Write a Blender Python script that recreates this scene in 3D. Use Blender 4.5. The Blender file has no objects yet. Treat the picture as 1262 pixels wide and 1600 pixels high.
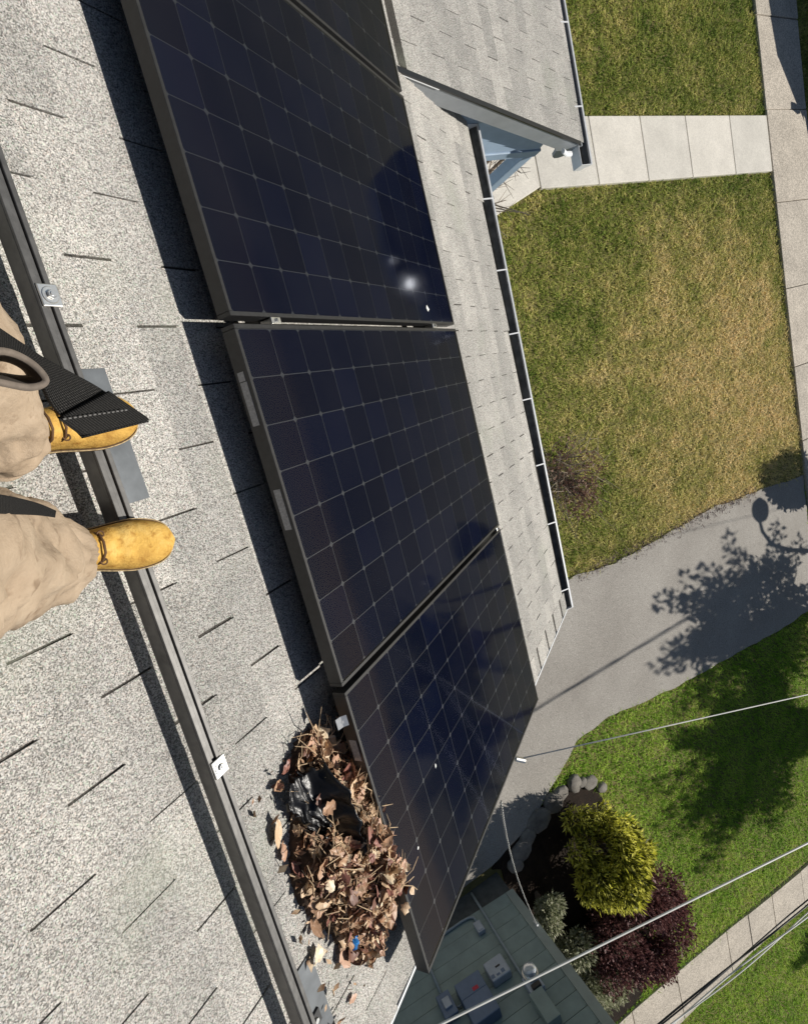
import bpy, math, random
import numpy as np
from mathutils import Matrix, Vector, noise

random.seed(7); RNG = np.random.default_rng(7)
R_ = math.radians
scn = bpy.context.scene
COL = scn.collection

# ------------------------------------------------------------------ frames
PITCH = R_(40.0)
ZO = 5.0
cP, sP = math.cos(PITCH), math.sin(PITCH)
# roof frame: x runs down the slope, y along the ridge, z out of the roof; z = 0 is the top of the solar panels
RM = Matrix(((cP, 0, sP, 0), (0, 1, 0, 0), (-sP, 0, cP, ZO), (0, 0, 0, 1)))
ZR = -0.13                      # shingle surface below the panel tops

def gz(X):                      # ground height: yard falls gently from the house to the street
    X = max(-3.0, min(12.2, X))
    return 0.328 - 0.0787 * X

# ------------------------------------------------------------------ camera
cam_d = bpy.data.cameras.new('camera'); cam = bpy.data.objects.new('camera', cam_d); COL.objects.link(cam)
_R = Matrix(((0.44590539, -0.24539188, 0.86078523), (-0.2835401, -0.95088383, -0.1241972), (0.84898374, -0.18868693, -0.49358267)))
_C = Vector((-1.0988102, -0.30827732, 0.98813528))
_M = RM.to_3x3()
_r, _d, _f = (_M @ Vector(_R[i]) for i in range(3))
mw = Matrix.Identity(4)
for i in range(3):
    mw[i][0] = _r[i]; mw[i][1] = -_d[i]; mw[i][2] = -_f[i]
_cw = RM @ _C
for i in range(3): mw[i][3] = _cw[i]
cam.matrix_world = mw
cam_d.sensor_fit = 'HORIZONTAL'; cam_d.sensor_width = 36.0; cam_d.lens = 36.0 * 833.8 / 1262
cam_d.clip_start = 0.02; cam_d.clip_end = 600
scn.camera = cam

# ------------------------------------------------------------------ light
SUN = Vector((0.78154, -0.30356, 0.54502)).normalized()
w = bpy.data.worlds.new('World'); scn.world = w; w.use_nodes = True
nt = w.node_tree; bg = nt.nodes['Background']
sky = nt.nodes.new('ShaderNodeTexSky'); sky.sky_type = 'NISHITA'; sky.sun_disc = False
sky.sun_elevation = math.asin(SUN.z); sky.sun_rotation = math.atan2(SUN.x, SUN.y)
sky.air_density = 1.0; sky.dust_density = 0.6; sky.altitude = 50
nt.links.new(sky.outputs[0], bg.inputs[0]); bg.inputs[1].default_value = 0.05
sl = bpy.data.lights.new('sun', 'SUN'); sl.energy = 4.9; sl.angle = R_(0.53); sl.color = (1.0, 0.95, 0.87)
so = bpy.data.objects.new('sun', sl); COL.objects.link(so)
so.rotation_euler = SUN.to_track_quat('Z', 'Y').to_euler(); so.location = (20, -8, 20)
vs = scn.view_settings
vs.view_transform = 'Standard'; vs.look = 'None'; vs.gamma = 1.0; vs.use_curve_mapping = False; vs.exposure = 0.15

# ------------------------------------------------------------------ helpers
class MB:
    def __init__(s): s.v = []; s.f = []
    def box(s, x0, x1, y0, y1, z0, z1, m=None):
        b = len(s.v)
        P = [(x0, y0, z0), (x1, y0, z0), (x1, y1, z0), (x0, y1, z0), (x0, y0, z1), (x1, y0, z1), (x1, y1, z1), (x0, y1, z1)]
        s.v += [tuple(m @ Vector(p)) if m else p for p in P]
        s.f += [tuple(b + i for i in q) for q in ((0, 3, 2, 1), (4, 5, 6, 7), (0, 1, 5, 4), (1, 2, 6, 5), (2, 3, 7, 6), (3, 0, 4, 7))]
        return s
    def prism(s, poly, z0, z1, m=None):     # poly counter-clockwise in xy; z0/z1 numbers or functions of (x,y)
        b = len(s.v); n = len(poly)
        f0 = z0 if callable(z0) else (lambda x, y: z0); f1 = z1 if callable(z1) else (lambda x, y: z1)
        P = [(x, y, f0(x, y)) for x, y in poly] + [(x, y, f1(x, y)) for x, y in poly]
        s.v += [tuple(m @ Vector(p)) if m else p for p in P]
        s.f.append(tuple(b + i for i in reversed(range(n)))); s.f.append(tuple(b + n + i for i in range(n)))
        for i in range(n):
            j = (i + 1) % n; s.f.append((b + i, b + j, b + n + j, b + n + i))
        return s
    def extrude(s, prof, a, bpt, up):       # profile (u,v) swept from a to b; u = side, v = up
        a, bpt, up = Vector(a), Vector(bpt), Vector(up); d = (bpt - a).normalized()
        side = d.cross(up).normalized(); up = side.cross(d)
        b = len(s.v); n = len(prof)
        for o in (a, bpt):
            s.v += [tuple(o + side * u + up * v) for u, v in prof]
        s.f.append(tuple(b + i for i in reversed(range(n)))); s.f.append(tuple(b + n + i for i in range(n)))
        for i in range(n):
            j = (i + 1) % n; s.f.append((b + i, b + j, b + n + j, b + n + i))
        return s
    def tube(s, path, r, n=8, flat=1.0, upv=(0, 0, 1)):
        path = [Vector(p) for p in path]; b = len(s.v); L = len(path)
        rr = r if isinstance(r, (list, tuple)) else [r] * L
        pn = None
        for i, p in enumerate(path):
            t = (path[min(i + 1, L - 1)] - path[max(i - 1, 0)]).normalized()
            if pn is None:
                u = Vector(upv)
                if abs(u.dot(t)) > .95: u = Vector((1, 0, 0))
                pn = (u - t * u.dot(t)).normalized()
            else: pn = (pn - t * pn.dot(t)).normalized()
            q = t.cross(pn)
            for k in range(n):
                a = 2 * math.pi * k / n
                s.v.append(tuple(p + (q * math.cos(a) + pn * (math.sin(a) * flat)) * rr[i]))
        for i in range(L - 1):
            for k in range(n):
                k2 = (k + 1) % n
                s.f.append((b + i * n + k, b + i * n + k2, b + (i + 1) * n + k2, b + (i + 1) * n + k))
        s.f.append(tuple(b + k for k in reversed(range(n)))); s.f.append(tuple(b + (L - 1) * n + k for k in range(n)))
        return s
    def loft(s, rings, caps=True):
        b = len(s.v); n = len(rings[0])
        for r in rings: s.v += [tuple(p) for p in r]
        for i in range(len(rings) - 1):
            for k in range(n):
                k2 = (k + 1) % n
                s.f.append((b + i * n + k, b + i * n + k2, b + (i + 1) * n + k2, b + (i + 1) * n + k))
        if caps:
            s.f.append(tuple(b + k for k in reversed(range(n)))); s.f.append(tuple(b + (len(rings) - 1) * n + k for k in range(n)))
        return s
    def cyl(s, c, axis, r, h, n=16, r2=None):
        c, axis = Vector(c), Vector(axis).normalized()
        return s.tube([c, c + axis * h], [r, r if r2 is None else r2], n)
    def quad(s, a, b_, c, d):
        b = len(s.v); s.v += [tuple(a), tuple(b_), tuple(c), tuple(d)]; s.f.append((b, b + 1, b + 2, b + 3)); return s
    def mesh(s, name, mat, smooth=False):
        me = bpy.data.meshes.new(name); me.from_pydata(s.v, [], s.f)
        if mat: me.materials.append(mat)
        if smooth: me.polygons.foreach_set('use_smooth', [True] * len(me.polygons))
        me.update(); return me
    def build(s, name, mat, parent=None, smooth=False, bevel=0, seg=2):
        o = put(name, s.mesh(name, mat, smooth), parent)
        if bevel:
            m = o.modifiers.new('bevel', 'BEVEL'); m.width = bevel; m.segments = seg; m.limit_method = 'ANGLE'; m.angle_limit = R_(40)
        return o

def put(name, me, parent=None, mtx=None):
    o = bpy.data.objects.new(name, me); COL.objects.link(o)
    if parent: o.parent = parent
    if mtx is not None: o.matrix_local = mtx
    return o
def tag(o, label=None, cat=None, group=None, kind=None):
    if label: o['label'] = label
    if cat: o['category'] = cat
    if group: o['group'] = group
    if kind: o['kind'] = kind
    return o
def thing(name, label, cat, mtx=None, group=None):
    o = bpy.data.objects.new(name, None); COL.objects.link(o); o.empty_display_size = .1
    if mtx is not None: o.matrix_world = mtx
    return tag(o, label, cat, group)
def T(x, y, z): return Matrix.Translation((x, y, z))
def RT(x, y, z, rz=0): return RM @ T(x, y, z) @ Matrix.Rotation(rz, 4, 'Z')
def fastmesh(name, V, F, mat, smooth=False):
    V = np.asarray(V, np.float32); F = np.asarray(F, np.int32); k = F.shape[1]
    me = bpy.data.meshes.new(name)
    me.vertices.add(len(V)); me.vertices.foreach_set('co', V.ravel())
    me.loops.add(F.size); me.loops.foreach_set('vertex_index', F.ravel())
    me.polygons.add(len(F)); me.polygons.foreach_set('loop_start', np.arange(len(F), dtype=np.int32) * k)
    me.update(calc_edges=True); me.validate(); me.materials.append(mat)
    if smooth: me.polygons.foreach_set('use_smooth', [True] * len(me.polygons))
    return me
def copy_tree(o, parent=None):
    c = o.copy(); COL.objects.link(c)
    if parent: c.parent = parent
    for ch in list(o.children): copy_tree(ch, c)
    return c

# ------------------------------------------------------------------ materials
class NM:
    def __init__(s, name):
        s.m = bpy.data.materials.new(name); s.m.use_nodes = True; s.t = s.m.node_tree
        s.b = s.t.nodes['Principled BSDF']; s.out = s.t.nodes['Material Output']
    def n(s, k, **kw):
        x = s.t.nodes.new(k)
        for a, v in kw.items():
            if a.startswith('i_'): x.inputs[a[2:].replace('_', ' ')].default_value = v
            else: setattr(x, a, v)
        return x
    def l(s, a, b): s.t.links.new(a, b)
    def coord(s, kind='Object'): return s.n('ShaderNodeTexCoord').outputs[kind]
    def noise(s, vec, scale, detail=2.0, rough=.5):
        x = s.n('ShaderNodeTexNoise'); x.inputs['Scale'].default_value = scale; x.inputs['Detail'].default_value = detail; x.inputs['Roughness'].default_value = rough
        s.l(vec, x.inputs['Vector']); return x.outputs['Fac']
    def ramp(s, fac, stops, interp='LINEAR'):
        x = s.n('ShaderNodeValToRGB'); cr = x.color_ramp; cr.interpolation = interp
        while len(cr.elements) < len(stops): cr.elements.new(.5)
        for e, (p, c) in zip(cr.elements, stops):
            e.position = p; e.color = (*c, 1) if len(c) == 3 else c
        s.l(fac, x.inputs[0]); return x.outputs[0]
    def mix(s, fac, a, b, mode='MIX'):
        x = s.n('ShaderNodeMix', data_type='RGBA', blend_type=mode)
        for v, i in ((fac, 0), (a, 6), (b, 7)):
            if hasattr(v, 'links'): s.l(v, x.inputs[i])
            else: x.inputs[i].default_value = v if i == 0 else ((*v, 1) if len(v) == 3 else v)
        return x.outputs[2]
    def math(s, op, a, b=0.0):
        x = s.n('ShaderNodeMath', operation=op)
        for v, i in ((a, 0), (b, 1)):
            if hasattr(v, 'links'): s.l(v, x.inputs[i])
            else: x.inputs[i].default_value = v
        return x.outputs[0]
    def bump(s, h, strength=.3, dist=.01):
        x = s.n('ShaderNodeBump'); x.inputs['Strength'].default_value = strength; x.inputs['Distance'].default_value = dist
        s.l(h, x.inputs['Height']); s.l(x.outputs[0], s.b.inputs['Normal'])
    def col(s, c):
        if hasattr(c, 'links'): s.l(c, s.b.inputs['Base Color'])
        else: s.b.inputs['Base Color'].default_value = (*c, 1)
    def set(s, rough=.6, metal=0.0, spec=.5, coat=0.0):
        s.b.inputs['Roughness'].default_value = rough; s.b.inputs['Metallic'].default_value = metal
        s.b.inputs['Specular IOR Level'].default_value = spec; s.b.inputs['Coat Weight'].default_value = coat
        return s.m

def plain(name, c, rough=.6, metal=0.0, var=.12, scale=30, spec=.5, bump=0, coord='Object'):
    m = NM(name); v = m.coord(coord); n = m.noise(v, scale, 4, .6)
    lo = tuple(x * (1 - var) for x in c); hi = tuple(min(1, x * (1 + var)) for x in c)
    m.col(m.ramp(n, [(.3, lo), (.7, hi)]))
    if bump: m.bump(n, bump, .004)
    return m.set(rough, metal, spec)

def world_pos(m):
    return m.n('ShaderNodeNewGeometry').outputs['Position']

def mk_shingle(name, tint=(1, 1, 1), gain=1.0):
    m = NM(name); p = world_pos(m)
    v = m.n('ShaderNodeTexVoronoi'); v.inputs['Scale'].default_value = 430; m.l(p, v.inputs['Vector'])
    sep = m.n('ShaderNodeSeparateColor'); m.l(v.outputs['Color'], sep.inputs[0])
    g = lambda x: tuple(x * gain * t for t in tint)
    c = m.ramp(sep.outputs[0], [(0, g(.12)), (.2, g(.26)), (.45, g(.42)), (.72, g(.57)), (1, g(.78))])
    # coloured granules: a few green, red and blue stones among the grey
    hue = m.ramp(sep.outputs[1], [(0, (.80, 1, .84)), (.10, (1, 1, 1)), (.86, (1, .98, .95)), (.93, (1, .86, .80)), (1, (.84, .92, 1))])
    c = m.mix(1.0, c, hue, 'MULTIPLY')
    big = m.ramp(m.noise(p, 5.0, 4, .62), [(.3, (.82, .82, .81)), (.7, (1.08, 1.07, 1.05))])
    c = m.mix(1.0, c, big, 'MULTIPLY')
    oi = m.n('ShaderNodeObjectInfo'); rr = m.ramp(oi.outputs['Random'], [(0, (.80, .80, .80)), (1, (1.09, 1.08, 1.07))])
    c = m.mix(1.0, c, rr, 'MULTIPLY')
    al = m.ramp(m.noise(p, 2.2, 3, .6), [(.56, (0, 0, 0)), (.78, (.35, .35, .35))])
    c = m.mix(al, c, (.30, .33, .25)); m.col(c)
    m.bump(sep.outputs[2], .55, .0025)
    return m.set(.85, 0, .25)

MAT = {}
MAT['shingle'] = mk_shingle('shingle_granules', (1.0, .978, .945), .87)
MAT['underlay'] = mk_shingle('shingle_underlay', (1, .93, .85), .13)
MAT['anodized'] = plain('black_anodized_aluminium', (.024, .024, .025), .42, .1, .25, 60)
MAT['rail'] = plain('dark_bronze_anodized_rail', (.115, .112, .108), .42, .5, .22, 40)
MAT['rail_dark'] = plain('rail_recess', (.03, .03, .03), .6, .2)
MAT['steel'] = plain('stainless_steel', (.70, .69, .66), .32, .9, .12, 80)
MAT['flashing'] = plain('grey_metal_flashing', (.105, .115, .125), .5, .4, .25, 14)
MAT['label_grey'] = plain('grey_print_label', (.36, .36, .36), .6, 0, .3, 160)
MAT['backsheet'] = plain('panel_backsheet', (.017, .0195, .027), .5, 0, .2, 40)
MAT['white_pvc'] = plain('white_painted_metal', (.74, .75, .76), .4, 0, .06, 20)
MAT['gutter'] = plain('white_gutter', (.62, .64, .66), .4, .1, .08, 20)
MAT['gutter_in'] = plain('dark_gutter_trough', (.115, .115, .11), .7, .1, .45, 14)  # darker, mottled tone for the trough lining
MAT['fascia'] = plain('grey_blue_fascia_paint', (.26, .28, .30), .5, 0, .08, 9)
MAT['siding_blue'] = plain('blue_grey_siding', (.30, .39, .50), .5, 0, .08, 8)
MAT['siding_green'] = plain('sage_green_siding', (.235, .290, .270), .6, 0, .14, 5)
MAT['trim_green'] = plain('sage_corner_board', (.30, .335, .305), .55, 0, .1, 6)
MAT['foundation'] = plain('dark_foundation', (.075, .078, .075), .9, 0, .3, 9, bump=.4)
MAT['box_grey'] = plain('meter_box_grey', (.36, .40, .46), .45, .2, .08, 12)
MAT['box_blue'] = plain('blue_grey_panel_box', (.12, .165, .25), .45, .2, .1, 10)
MAT['pvc_grey'] = plain('grey_conduit', (.26, .30, .32), .5, 0, .1, 30)
MAT['red'] = plain('red_sticker', (.45, .02, .05), .5, 0, .1, 30)
MAT['black'] = plain('black_paint_gap_shade', (.015, .015, .016), .35, 0, .2, 30)
MAT['rubber'] = plain('black_rubber', (.02, .02, .02), .8, 0, .2, 40)

def mk_cell():
    m = NM('solar_cell_silicon'); oi = m.n('ShaderNodeObjectInfo')
    c = m.ramp(oi.outputs['Random'], [(0, (.0034, .0046, .0125)), (.6, (.0039, .0055, .0155)), (1, (.0044, .0064, .0195))])
    m.col(c); return m.set(.7, 0, .0)
MAT['cell'] = mk_cell()
def mk_glass():
    m = NM('textured_solar_glass'); t = m.t; t.nodes.remove(m.b)
    tr = m.n('ShaderNodeBsdfTransparent'); tr.inputs[0].default_value = (.93, .94, .95, 1)
    gl = m.n('ShaderNodeBsdfGlossy'); gl.inputs['Roughness'].default_value = .062; gl.inputs[0].default_value = (.80, .86, 1, 1)
    lw = m.n('ShaderNodeLayerWeight'); lw.inputs['Blend'].default_value = .5
    fr_ = m.math('ADD', .014, m.math('MULTIPLY', m.math('POWER', lw.outputs['Facing'], 5.0), 1.0))
    mx = m.n('ShaderNodeMixShader'); gm_ = m.n('ShaderNodeNewGeometry'); fr_ = m.math('MULTIPLY', fr_, m.math('SUBTRACT', 1.0, gm_.outputs['Backfacing']))
    m.l(fr_, mx.inputs[0]); m.l(tr.outputs[0], mx.inputs[1]); m.l(gl.outputs[0], mx.inputs[2])
    df = m.n('ShaderNodeBsdfDiffuse'); df.inputs[0].default_value = (.55, .52, .47, 1)
    pos = world_pos(m)
    spk = m.ramp(m.noise(pos, 260, 1, .5), [(.80, (0, 0, 0)), (.83, (1, 1, 1))])
    film = m.ramp(m.noise(pos, 3.2, 4, .6), [(.35, (.0,) * 3), (.8, (.0030,) * 3)])
    f = m.math('MAXIMUM', m.math('MULTIPLY', spk, .05), film)
    m2 = m.n('ShaderNodeMixShader'); m.l(f, m2.inputs[0]); m.l(mx.outputs[0], m2.inputs[1]); m.l(df.outputs[0], m2.inputs[2])
    m.l(m2.outputs[0], m.out.inputs[0]); return m.m
MAT['glass'] = mk_glass()

def mk_ground(name, stops, scale=1.2, fine=60, rough=.95, speck=.25, bump=.4):
    m = NM(name); p = world_pos(m)
    c = m.ramp(m.noise(p, scale, 5, .6), stops)
    f = m.ramp(m.noise(p, fine, 3, .7), [(.25, (1 - speck,) * 3), (.75, (1 + speck,) * 3)])
    c = m.mix(1.0, c, f, 'MULTIPLY'); m.col(c); m.bump(m.noise(p, fine, 3, .7), bump, .01)
    return m.set(rough, 0, .2)
MAT['soil'] = mk_ground('thatch_soil', [(.3, (.11, .11, .035)), (.7, (.20, .165, .07))], 1.2, 40)
MAT['asphalt'] = mk_ground('weathered_asphalt', [(.3, (.275, .255, .228)), (.7, (.36, .338, .305))], .9, 85, .95, .60, .6)
MAT['street'] = mk_ground('street_asphalt', [(.3, (.05, .05, .052)), (.7, (.075, .075, .075))], .6, 90)
MAT['mulch'] = mk_ground('dark_mulch', [(.3, (.010, .007, .005)), (.7, (.028, .018, .012))], 6, 70, .95, .5, 1)
def mk_conc(name, c, var, agg):
    m = NM(name); p = world_pos(m)
    n = m.ramp(m.noise(p, 2.3, 5, .65), [(.3, tuple(x * (1 - var) for x in c)), (.7, tuple(x * (1 + var) for x in c))])
    v = m.n('ShaderNodeTexVoronoi'); v.inputs['Scale'].default_value = 75; m.l(p, v.inputs['Vector'])
    s = m.n('ShaderNodeSeparateColor'); m.l(v.outputs['Color'], s.inputs[0])
    k = m.ramp(s.outputs[0], [(0, (1 - agg,) * 3), (1, (1 + agg,) * 3)])
    oi = m.n('ShaderNodeObjectInfo'); rr = m.ramp(oi.outputs['Random'], [(0, (.93, .93, .93)), (1, (1.05, 1.04, 1.03))])
    m.col(m.mix(1.0, m.mix(1.0, n, k, 'MULTIPLY'), rr, 'MULTIPLY')); m.bump(s.outputs[0], .2, .003)
    return m.set(.9, 0, .25)
MAT['new_concrete'] = mk_conc('pale_concrete', (.64, .61, .545), .10, .09)
MAT['old_concrete'] = mk_conc('aggregate_concrete', (.46, .415, .35), .15, .34)
MAT['stone'] = mk_ground('border_stone', [(.3, (.12, .11, .10)), (.7, (.27, .25, .22))], 5, 60, .9)

def mk_grass(name, green, straw, bias):
    m = NM(name); p = world_pos(m); sx = m.n('ShaderNodeSeparateXYZ'); m.l(p, sx.inputs[0])
    n = m.noise(p, 1.1, 5, .65); n2 = m.noise(p, 5.0, 3, .6)
    # dry spell: the middle of the front lawn, towards the sidewalk, has gone to straw
    dx = m.math('DIVIDE', m.math('SUBTRACT', sx.outputs[0], 9.0), 3.4); dy = m.math('DIVIDE', m.math('ADD', sx.outputs[1], 1.7), 3.2)
    rad = m.math('ADD', m.math('MULTIPLY', dx, dx), m.math('MULTIPLY', dy, dy))
    dry = m.math('MULTIPLY', m.math('SUBTRACT', 1.0, m.math('MINIMUM', rad, 1.4)), bias[1])
    f = m.math('ADD', m.math('ADD', m.math('MULTIPLY', n, .95), m.math('MULTIPLY', n2, .62)), m.math('ADD', dry, bias[0]))
    f = m.math('ADD', f, m.math('ADD', m.math('MULTIPLY', m.math('SUBTRACT', m.noise(p, 30, 2, .6), .5), .8), m.math('MULTIPLY', m.math('SUBTRACT', m.noise(p, 110, 1, .5), .5), .9)))
    m.col(m.ramp(f, [(.30, green[0]), (.52, green[1]), (.74, straw[0]), (1.0, straw[1])]))
    cc = m.b.inputs['Base Color'].links[0].from_socket; tl = m.n('ShaderNodeBsdfTranslucent'); m.l(cc, tl.inputs[0]); mx = m.n('ShaderNodeMixShader'); mx.inputs[0].default_value = .3
    m.l(m.b.outputs[0], mx.inputs[1]); m.l(tl.outputs[0], mx.inputs[2]); m.l(mx.outputs[0], m.out.inputs[0])
    return m.set(.8, 0, .2)
MAT['grass_dry'] = mk_grass('dry_lawn_blades', ((.12, .19, .025), (.33, .38, .065)), ((.74, .62, .24), (.95, .74, .40)), (-.195, .25))
MAT['grass_green'] = mk_grass('green_lawn_blades', ((.12, .25, .016), (.26, .48, .035)), ((.48, .62, .09), (.68, .68, .18)), (-.22, 0))

def mk_leaf(name, stops, trans=.25, rough=.6, sc=22):
    m = NM(name); p = world_pos(m); c = m.ramp(m.noise(p, sc, 3, .65), stops); m.col(c)
    if trans:
        tl = m.n('ShaderNodeBsdfTranslucent'); m.l(c, tl.inputs[0]); mx = m.n('ShaderNodeMixShader'); mx.inputs[0].default_value = trans
        m.l(m.b.outputs[0], mx.inputs[1]); m.l(tl.outputs[0], mx.inputs[2]); m.l(mx.outputs[0], m.out.inputs[0])
    return m.set(rough, 0, .3)
MAT['gold'] = mk_leaf('golden_conifer_leaf', [(.30, (.15, .19, .02)), (.44, (.55, .54, .05)), (.60, (.90, .86, .20))], .45, .6, 9)
MAT['purple'] = mk_leaf('purple_leaf', [(.28, (.04, .018, .018)), (.48, (.13, .055, .055)), (.60, (.28, .14, .13)), (.72, (.56, .36, .33))])
MAT['varieg'] = mk_leaf('pale_variegated_leaf', [(.3, (.06, .09, .03)), (.5, (.34, .36, .22)), (.66, (.75, .72, .58))])
MAT['redleaf'] = mk_leaf('dry_red_leaf', [(.3, (.12, .06, .045)), (.7, (.32, .19, .14))])
MAT['tree_leaf'] = mk_leaf('tree_leaf', [(.3, (.04, .07, .012)), (.7, (.10, .14, .03))])
MAT['bark'] = plain('bark', (.16, .12, .09), .9, 0, .3, 20)
MAT['twig'] = plain('pale_twig', (.34, .27, .20), .8, 0, .3, 20)
def mk_dead():
    m = NM('dead_leaf'); oi = m.n('ShaderNodeObjectInfo'); p = m.coord('Object')
    a = m.ramp(oi.outputs['Random'], [(0, (.16, .070, .045)), (.20, (.42, .25, .15)), (.40, (.62, .44, .28)), (.58, (.80, .66, .47)), (.74, (.27, .115, .085)), (.88, (.50, .30, .20))], 'CONSTANT')
    b = m.ramp(m.noise(p, 60, 3, .6), [(.3, (.72,) * 3), (.7, (1.12,) * 3)])
    m.col(m.mix(1.0, a, b, 'MULTIPLY')); return m.set(.5, 0, .5)
MAT['dead'] = mk_dead()
MAT['litter'] = mk_leaf('leaf_litter', [(.25, (.08, .035, .022)), (.42, (.30, .16, .09)), (.58, (.58, .42, .27)), (.75, (.80, .66, .46))], 0)
MAT['dry_twig'] = plain('dry_stem', (.55, .40, .25), .7, 0, .35, 40, coord='Generated')
def mk_bag():
    m = NM('black_plastic_film'); p = m.coord('Object'); m.col((.006, .006, .007)); m.bump(m.noise(p, 70, 3, .55), .35, .005); return m.set(.36, 0, .4)
MAT['bag'] = mk_bag()
MAT['dropping'] = plain('bird_dropping_white', (.72, .72, .68), .8, 0, .1, 90)
MAT['blue_bit'] = plain('blue_plastic', (.02, .16, .42), .4)
MAT['green_bit'] = plain('green_foil', (.02, .25, .10), .35)
MAT['lilac_bit'] = plain('lilac_plastic', (.33, .22, .42), .4)

# ================================================================== SETTING
# ground, in strips across the slope so that it is planar where the yard is
m = MB(); xs = [-120, -3, 12.2, 160]
for i in range(3):
    for (y0, y1) in ((-120, 120),):
        z = lambda X: gz(X) - .03
        m.quad((xs[i], y0, z(xs[i])), (xs[i + 1], y0, z(xs[i + 1])), (xs[i + 1], y1, z(xs[i + 1])), (xs[i], y1, z(xs[i])))
tag(m.build('ground', MAT['soil']), kind='structure')

def slab(poly, top, bot=-.08): return MB().prism(poly, lambda x, y: gz(x) + bot, lambda x, y: gz(x) + top)
def densify(poly, n=10):
    out = []
    for (a, b) in zip(poly, poly[1:] + poly[:1]):
        for i in range(n): out.append((a[0] + (b[0] - a[0]) * i / n, a[1] + (b[1] - a[1]) * i / n))
    return out
# street with its gutter, a kerb and the planting strip
tag(MB().box(12.9, 22.5, -60, 60, gz(13) - .3, gz(13) - .12).build('street', MAT['street']), kind='structure')
kerb = MB().box(12.74, 12.9, -60, 60, gz(12.6) - .3, gz(12.6) + .005).build('kerb', MAT['old_concrete'], bevel=.02); tag(kerb, kind='structure')
# driveway, wobbling worn edges
up = [(2.2, -3.45), (3.6, -3.42), (4.51, -3.42), (5.41, -3.53), (6.65, -3.46), (8.05, -3.39), (9.18, -3.47), (10.75, -3.6)]
lo = [(10.75, -6.45), (9.4, -6.42), (8.4, -6.34), (6.71, -6.22), (5.4, -6.07), (4.68, -5.94), (3.95, -6.0), (3.5, -6.35), (3.1, -6.62), (2.6, -6.85), (2.0, -7.05), (-2.9, -7.1), (-2.9, -2.9), (1.2, -2.95)]
dp = densify(up + lo, 9); dp = [(x + .03 * noise.noise((x * 3, y * 3, 0)), y + .045 * noise.noise((x * 3.3, y * 3, 7))) for x, y in dp]
dp = dp[::-1]
tag(slab(dp, .006).build('driveway', MAT['asphalt']), kind='structure')
def struct_root(name):
    o = bpy.data.objects.new(name, None); COL.objects.link(o); return tag(o, kind='structure')
# sidewalk along the street: 4 ft wide, 5 ft bays
sw = struct_root('sidewalk')
ys = [12.1, 10.6, 9.1, 7.6, 6.1, 4.61, 3.12, 1.56, .03, -1.44, -2.9, -4.45, -5.95, -7.4, -8.9, -10.4, -11.9, -13.4, -14.9, -16.4]
for i in range(len(ys) - 1):
    a, b = ys[i] - .006, ys[i + 1] + .006; j = lambda: random.uniform(-.012, .012); dz = random.uniform(0, .012)
    slab([(10.80 + j() * .5, b), (12.05, b + j() * .4), (12.05, a + j() * .4), (10.80 + j() * .5, a)], .03 + dz).build('slab', MAT['old_concrete'], sw, bevel=.008)
# front walk of newer pale concrete
wk = struct_root('front_walk')
wx = [10.775, 9.70, 8.555, 7.495, 6.42, 5.29]
for i in range(5):
    a, b = wx[i] - .007, wx[i + 1] + .007
    slab([(b, 2.10), (a, 2.10), (a, 3.02), (b, 3.02)], .035).build('slab', MAT['new_concrete'], wk, bevel=.008)
slab([(5.28, 3.4), (2.35, 3.4), (2.35, .95), (4.28, 1.75), (5.28, 2.12)], .037).build('landing_slab', MAT['new_concrete'], wk, bevel=.008)
# second walk, across the next yard
nw = struct_root('side_walk')
sj = [(11.2, -12.25, -13.2), (10.1, -12.15, -13.1), (9.05, -12.06, -12.98), (8.0, -11.93, -12.82), (7.2, -11.82, -12.75), (6.52, -11.72, -12.72), (5.06, -11.56, -12.66), (3.9, -11.45, -12.6), (2.6, -11.4, -12.5)]
for (x1, t1, b1), (x0, t0, b0) in zip(sj, sj[1:]):
    slab([(x0 + .006, b0), (x1 - .006, b1), (x1 - .006, t1), (x0 + .006, t0)], .02 + random.uniform(0, .01)).build('slab', MAT['old_concrete'], nw, bevel=.008)
# planting bed by the next house
bed = [(2.0, -7.1), (2.35, -6.85), (2.9, -6.7), (3.6, -6.6), (4.05, -6.8), (4.3, -7.4), (4.5, -8.3), (4.6, -9.6), (4.5, -10.6), (4.2, -11.4), (2.15, -11.4), (2.15, -7.2)][::-1]
tag(slab(bed, -.004, -.1).build('planting_bed', MAT['mulch']), kind='structure')

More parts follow.
